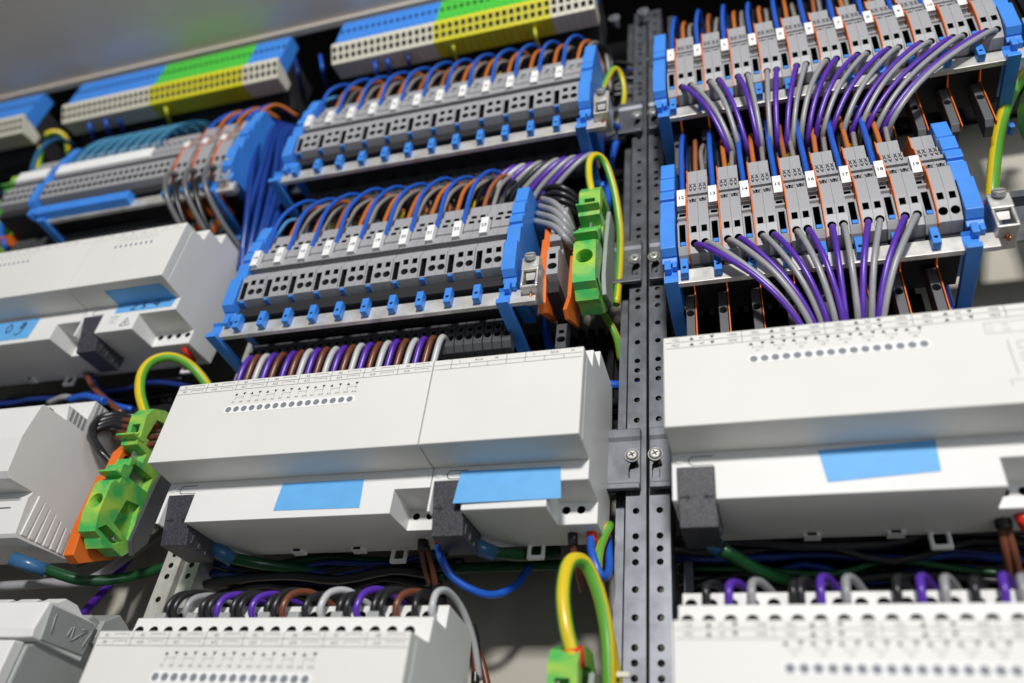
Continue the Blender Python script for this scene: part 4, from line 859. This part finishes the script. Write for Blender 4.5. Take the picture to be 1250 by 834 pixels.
for i in range(3):
    num = 'blurred'
    o = copy_thing(tN['NR'], (x, TY, ZL), '%s of three disconnect terminals near the clamp, upper left row' % ORD[i]); marker(o, '')
    put('S', x+5.1, ZL, '%s of three orange separators near the clamp, upper left row' % ORD[i])
    for j in range(2): copy_thing(tN['GR'], (x+5.7+5.05*j, TY, ZL), '%s grey terminal right of the %s disconnect terminal, upper left row' % (('left', 'right')[j], ORD[i]))
    xx = x+8
    wire([(xx, 22, ZL-32), (xx, 13, ZL-37), (xx+1, 9, ZL-46), (xx+5, 13, ZL-62), (xx+13, 30, ZL-78), (xx+22, 52, ZL-90), (xx+26, 68, ZL-104)], 1.9, 'dark_grey', '%s grey cable curving down from the upper left row beside the clamp' % ORD[i], 'grey cables below the upper left row', n=10)
    if i < 2: wire([(xx+5, 26, ZL-34), (xx+5, 18, ZL-40), (xx+7, 16, ZL-55), (xx+16, 32, ZL-78), (xx+26, 56, ZL-96)], 1.9, 'black', '%s black cable curving down behind the grey ones, upper left row' % ORD[i], 'black cables below the upper left row', n=10)
    wire([(x+2.5, 24.3, ZL+4), (x+4, 24, ZL+20), (x+8, 26, ZL+42), (x+16, 34, ZL+60), (x+26, 48, ZL+62)], 1.4, 'blue', '%s blue wire over the right end of the upper left row' % ORD[i], 'blue wires over the upper left row')
    wire([(x+10, 28, ZL+26), (x+12, 28, ZL+44), (x+18, 34, ZL+60), (x+28, 48, ZL+62)], 1.4, 'orange', '%s orange wire over the right end of the upper left row' % ORD[i], 'orange wires over the upper left row')
    x += 16
put('E', x, ZL, 'blue end cap at the right end of the upper left terminal row', 1.1, group='blue end caps')
busbar(-500, -332, ZL, 'upper left'); put('H', -498, ZL, 'blue holder arm gripping the left end of the upper left busbar', 1.0, group='blue busbar holders'); put('H', -352, ZL, 'blue holder arm gripping the right end of the upper left busbar', 1.0, group='blue busbar holders')
for k in range(6):
    xx = x+9+3.6*k
    wire([(xx-4, 40, ZL+44-2*k), (xx-3+R_.uniform(-3, 3), 30+2*k, ZL+24-2*k), (xx+1+R_.uniform(-5, 5), 30+3*k, ZL-20), (xx+4+R_.uniform(-4, 4), 40+k, ZL-70), (xx+6-k, 52, ZL-105-2*k)], 2.3, 'deep_blue', '%s thick blue cable in the bundle right of the upper left row' % ORD[k], 'thick blue cable bundle', n=10, name='blue_cable')
W_([(38, 250, 30), (40, 205, 22), (52, 180, 22), (72, 170, 34), (90, 178, 50)], 2.0, 'teal', 'teal wire looping over the left end of the upper left row')
# lower rear terminals of the R rows right side, screws
for px, py, lb in ((787, 25, 'right'), (752, 33, 'left')):
    q = at(px, py, 60); single('panel_bolt', MB().cyl((q.x, 60, q.z), (q.x, 54, q.z), 3.2, 18).cyl((q.x, 54, q.z), (q.x, 52, q.z), 4.4, 18), 'zinc', 'blurred bolt head above the posts, %s one' % lb, 'bolt', (q.x, 60, q.z), 'bolts above the posts')
# purge unused prototypes
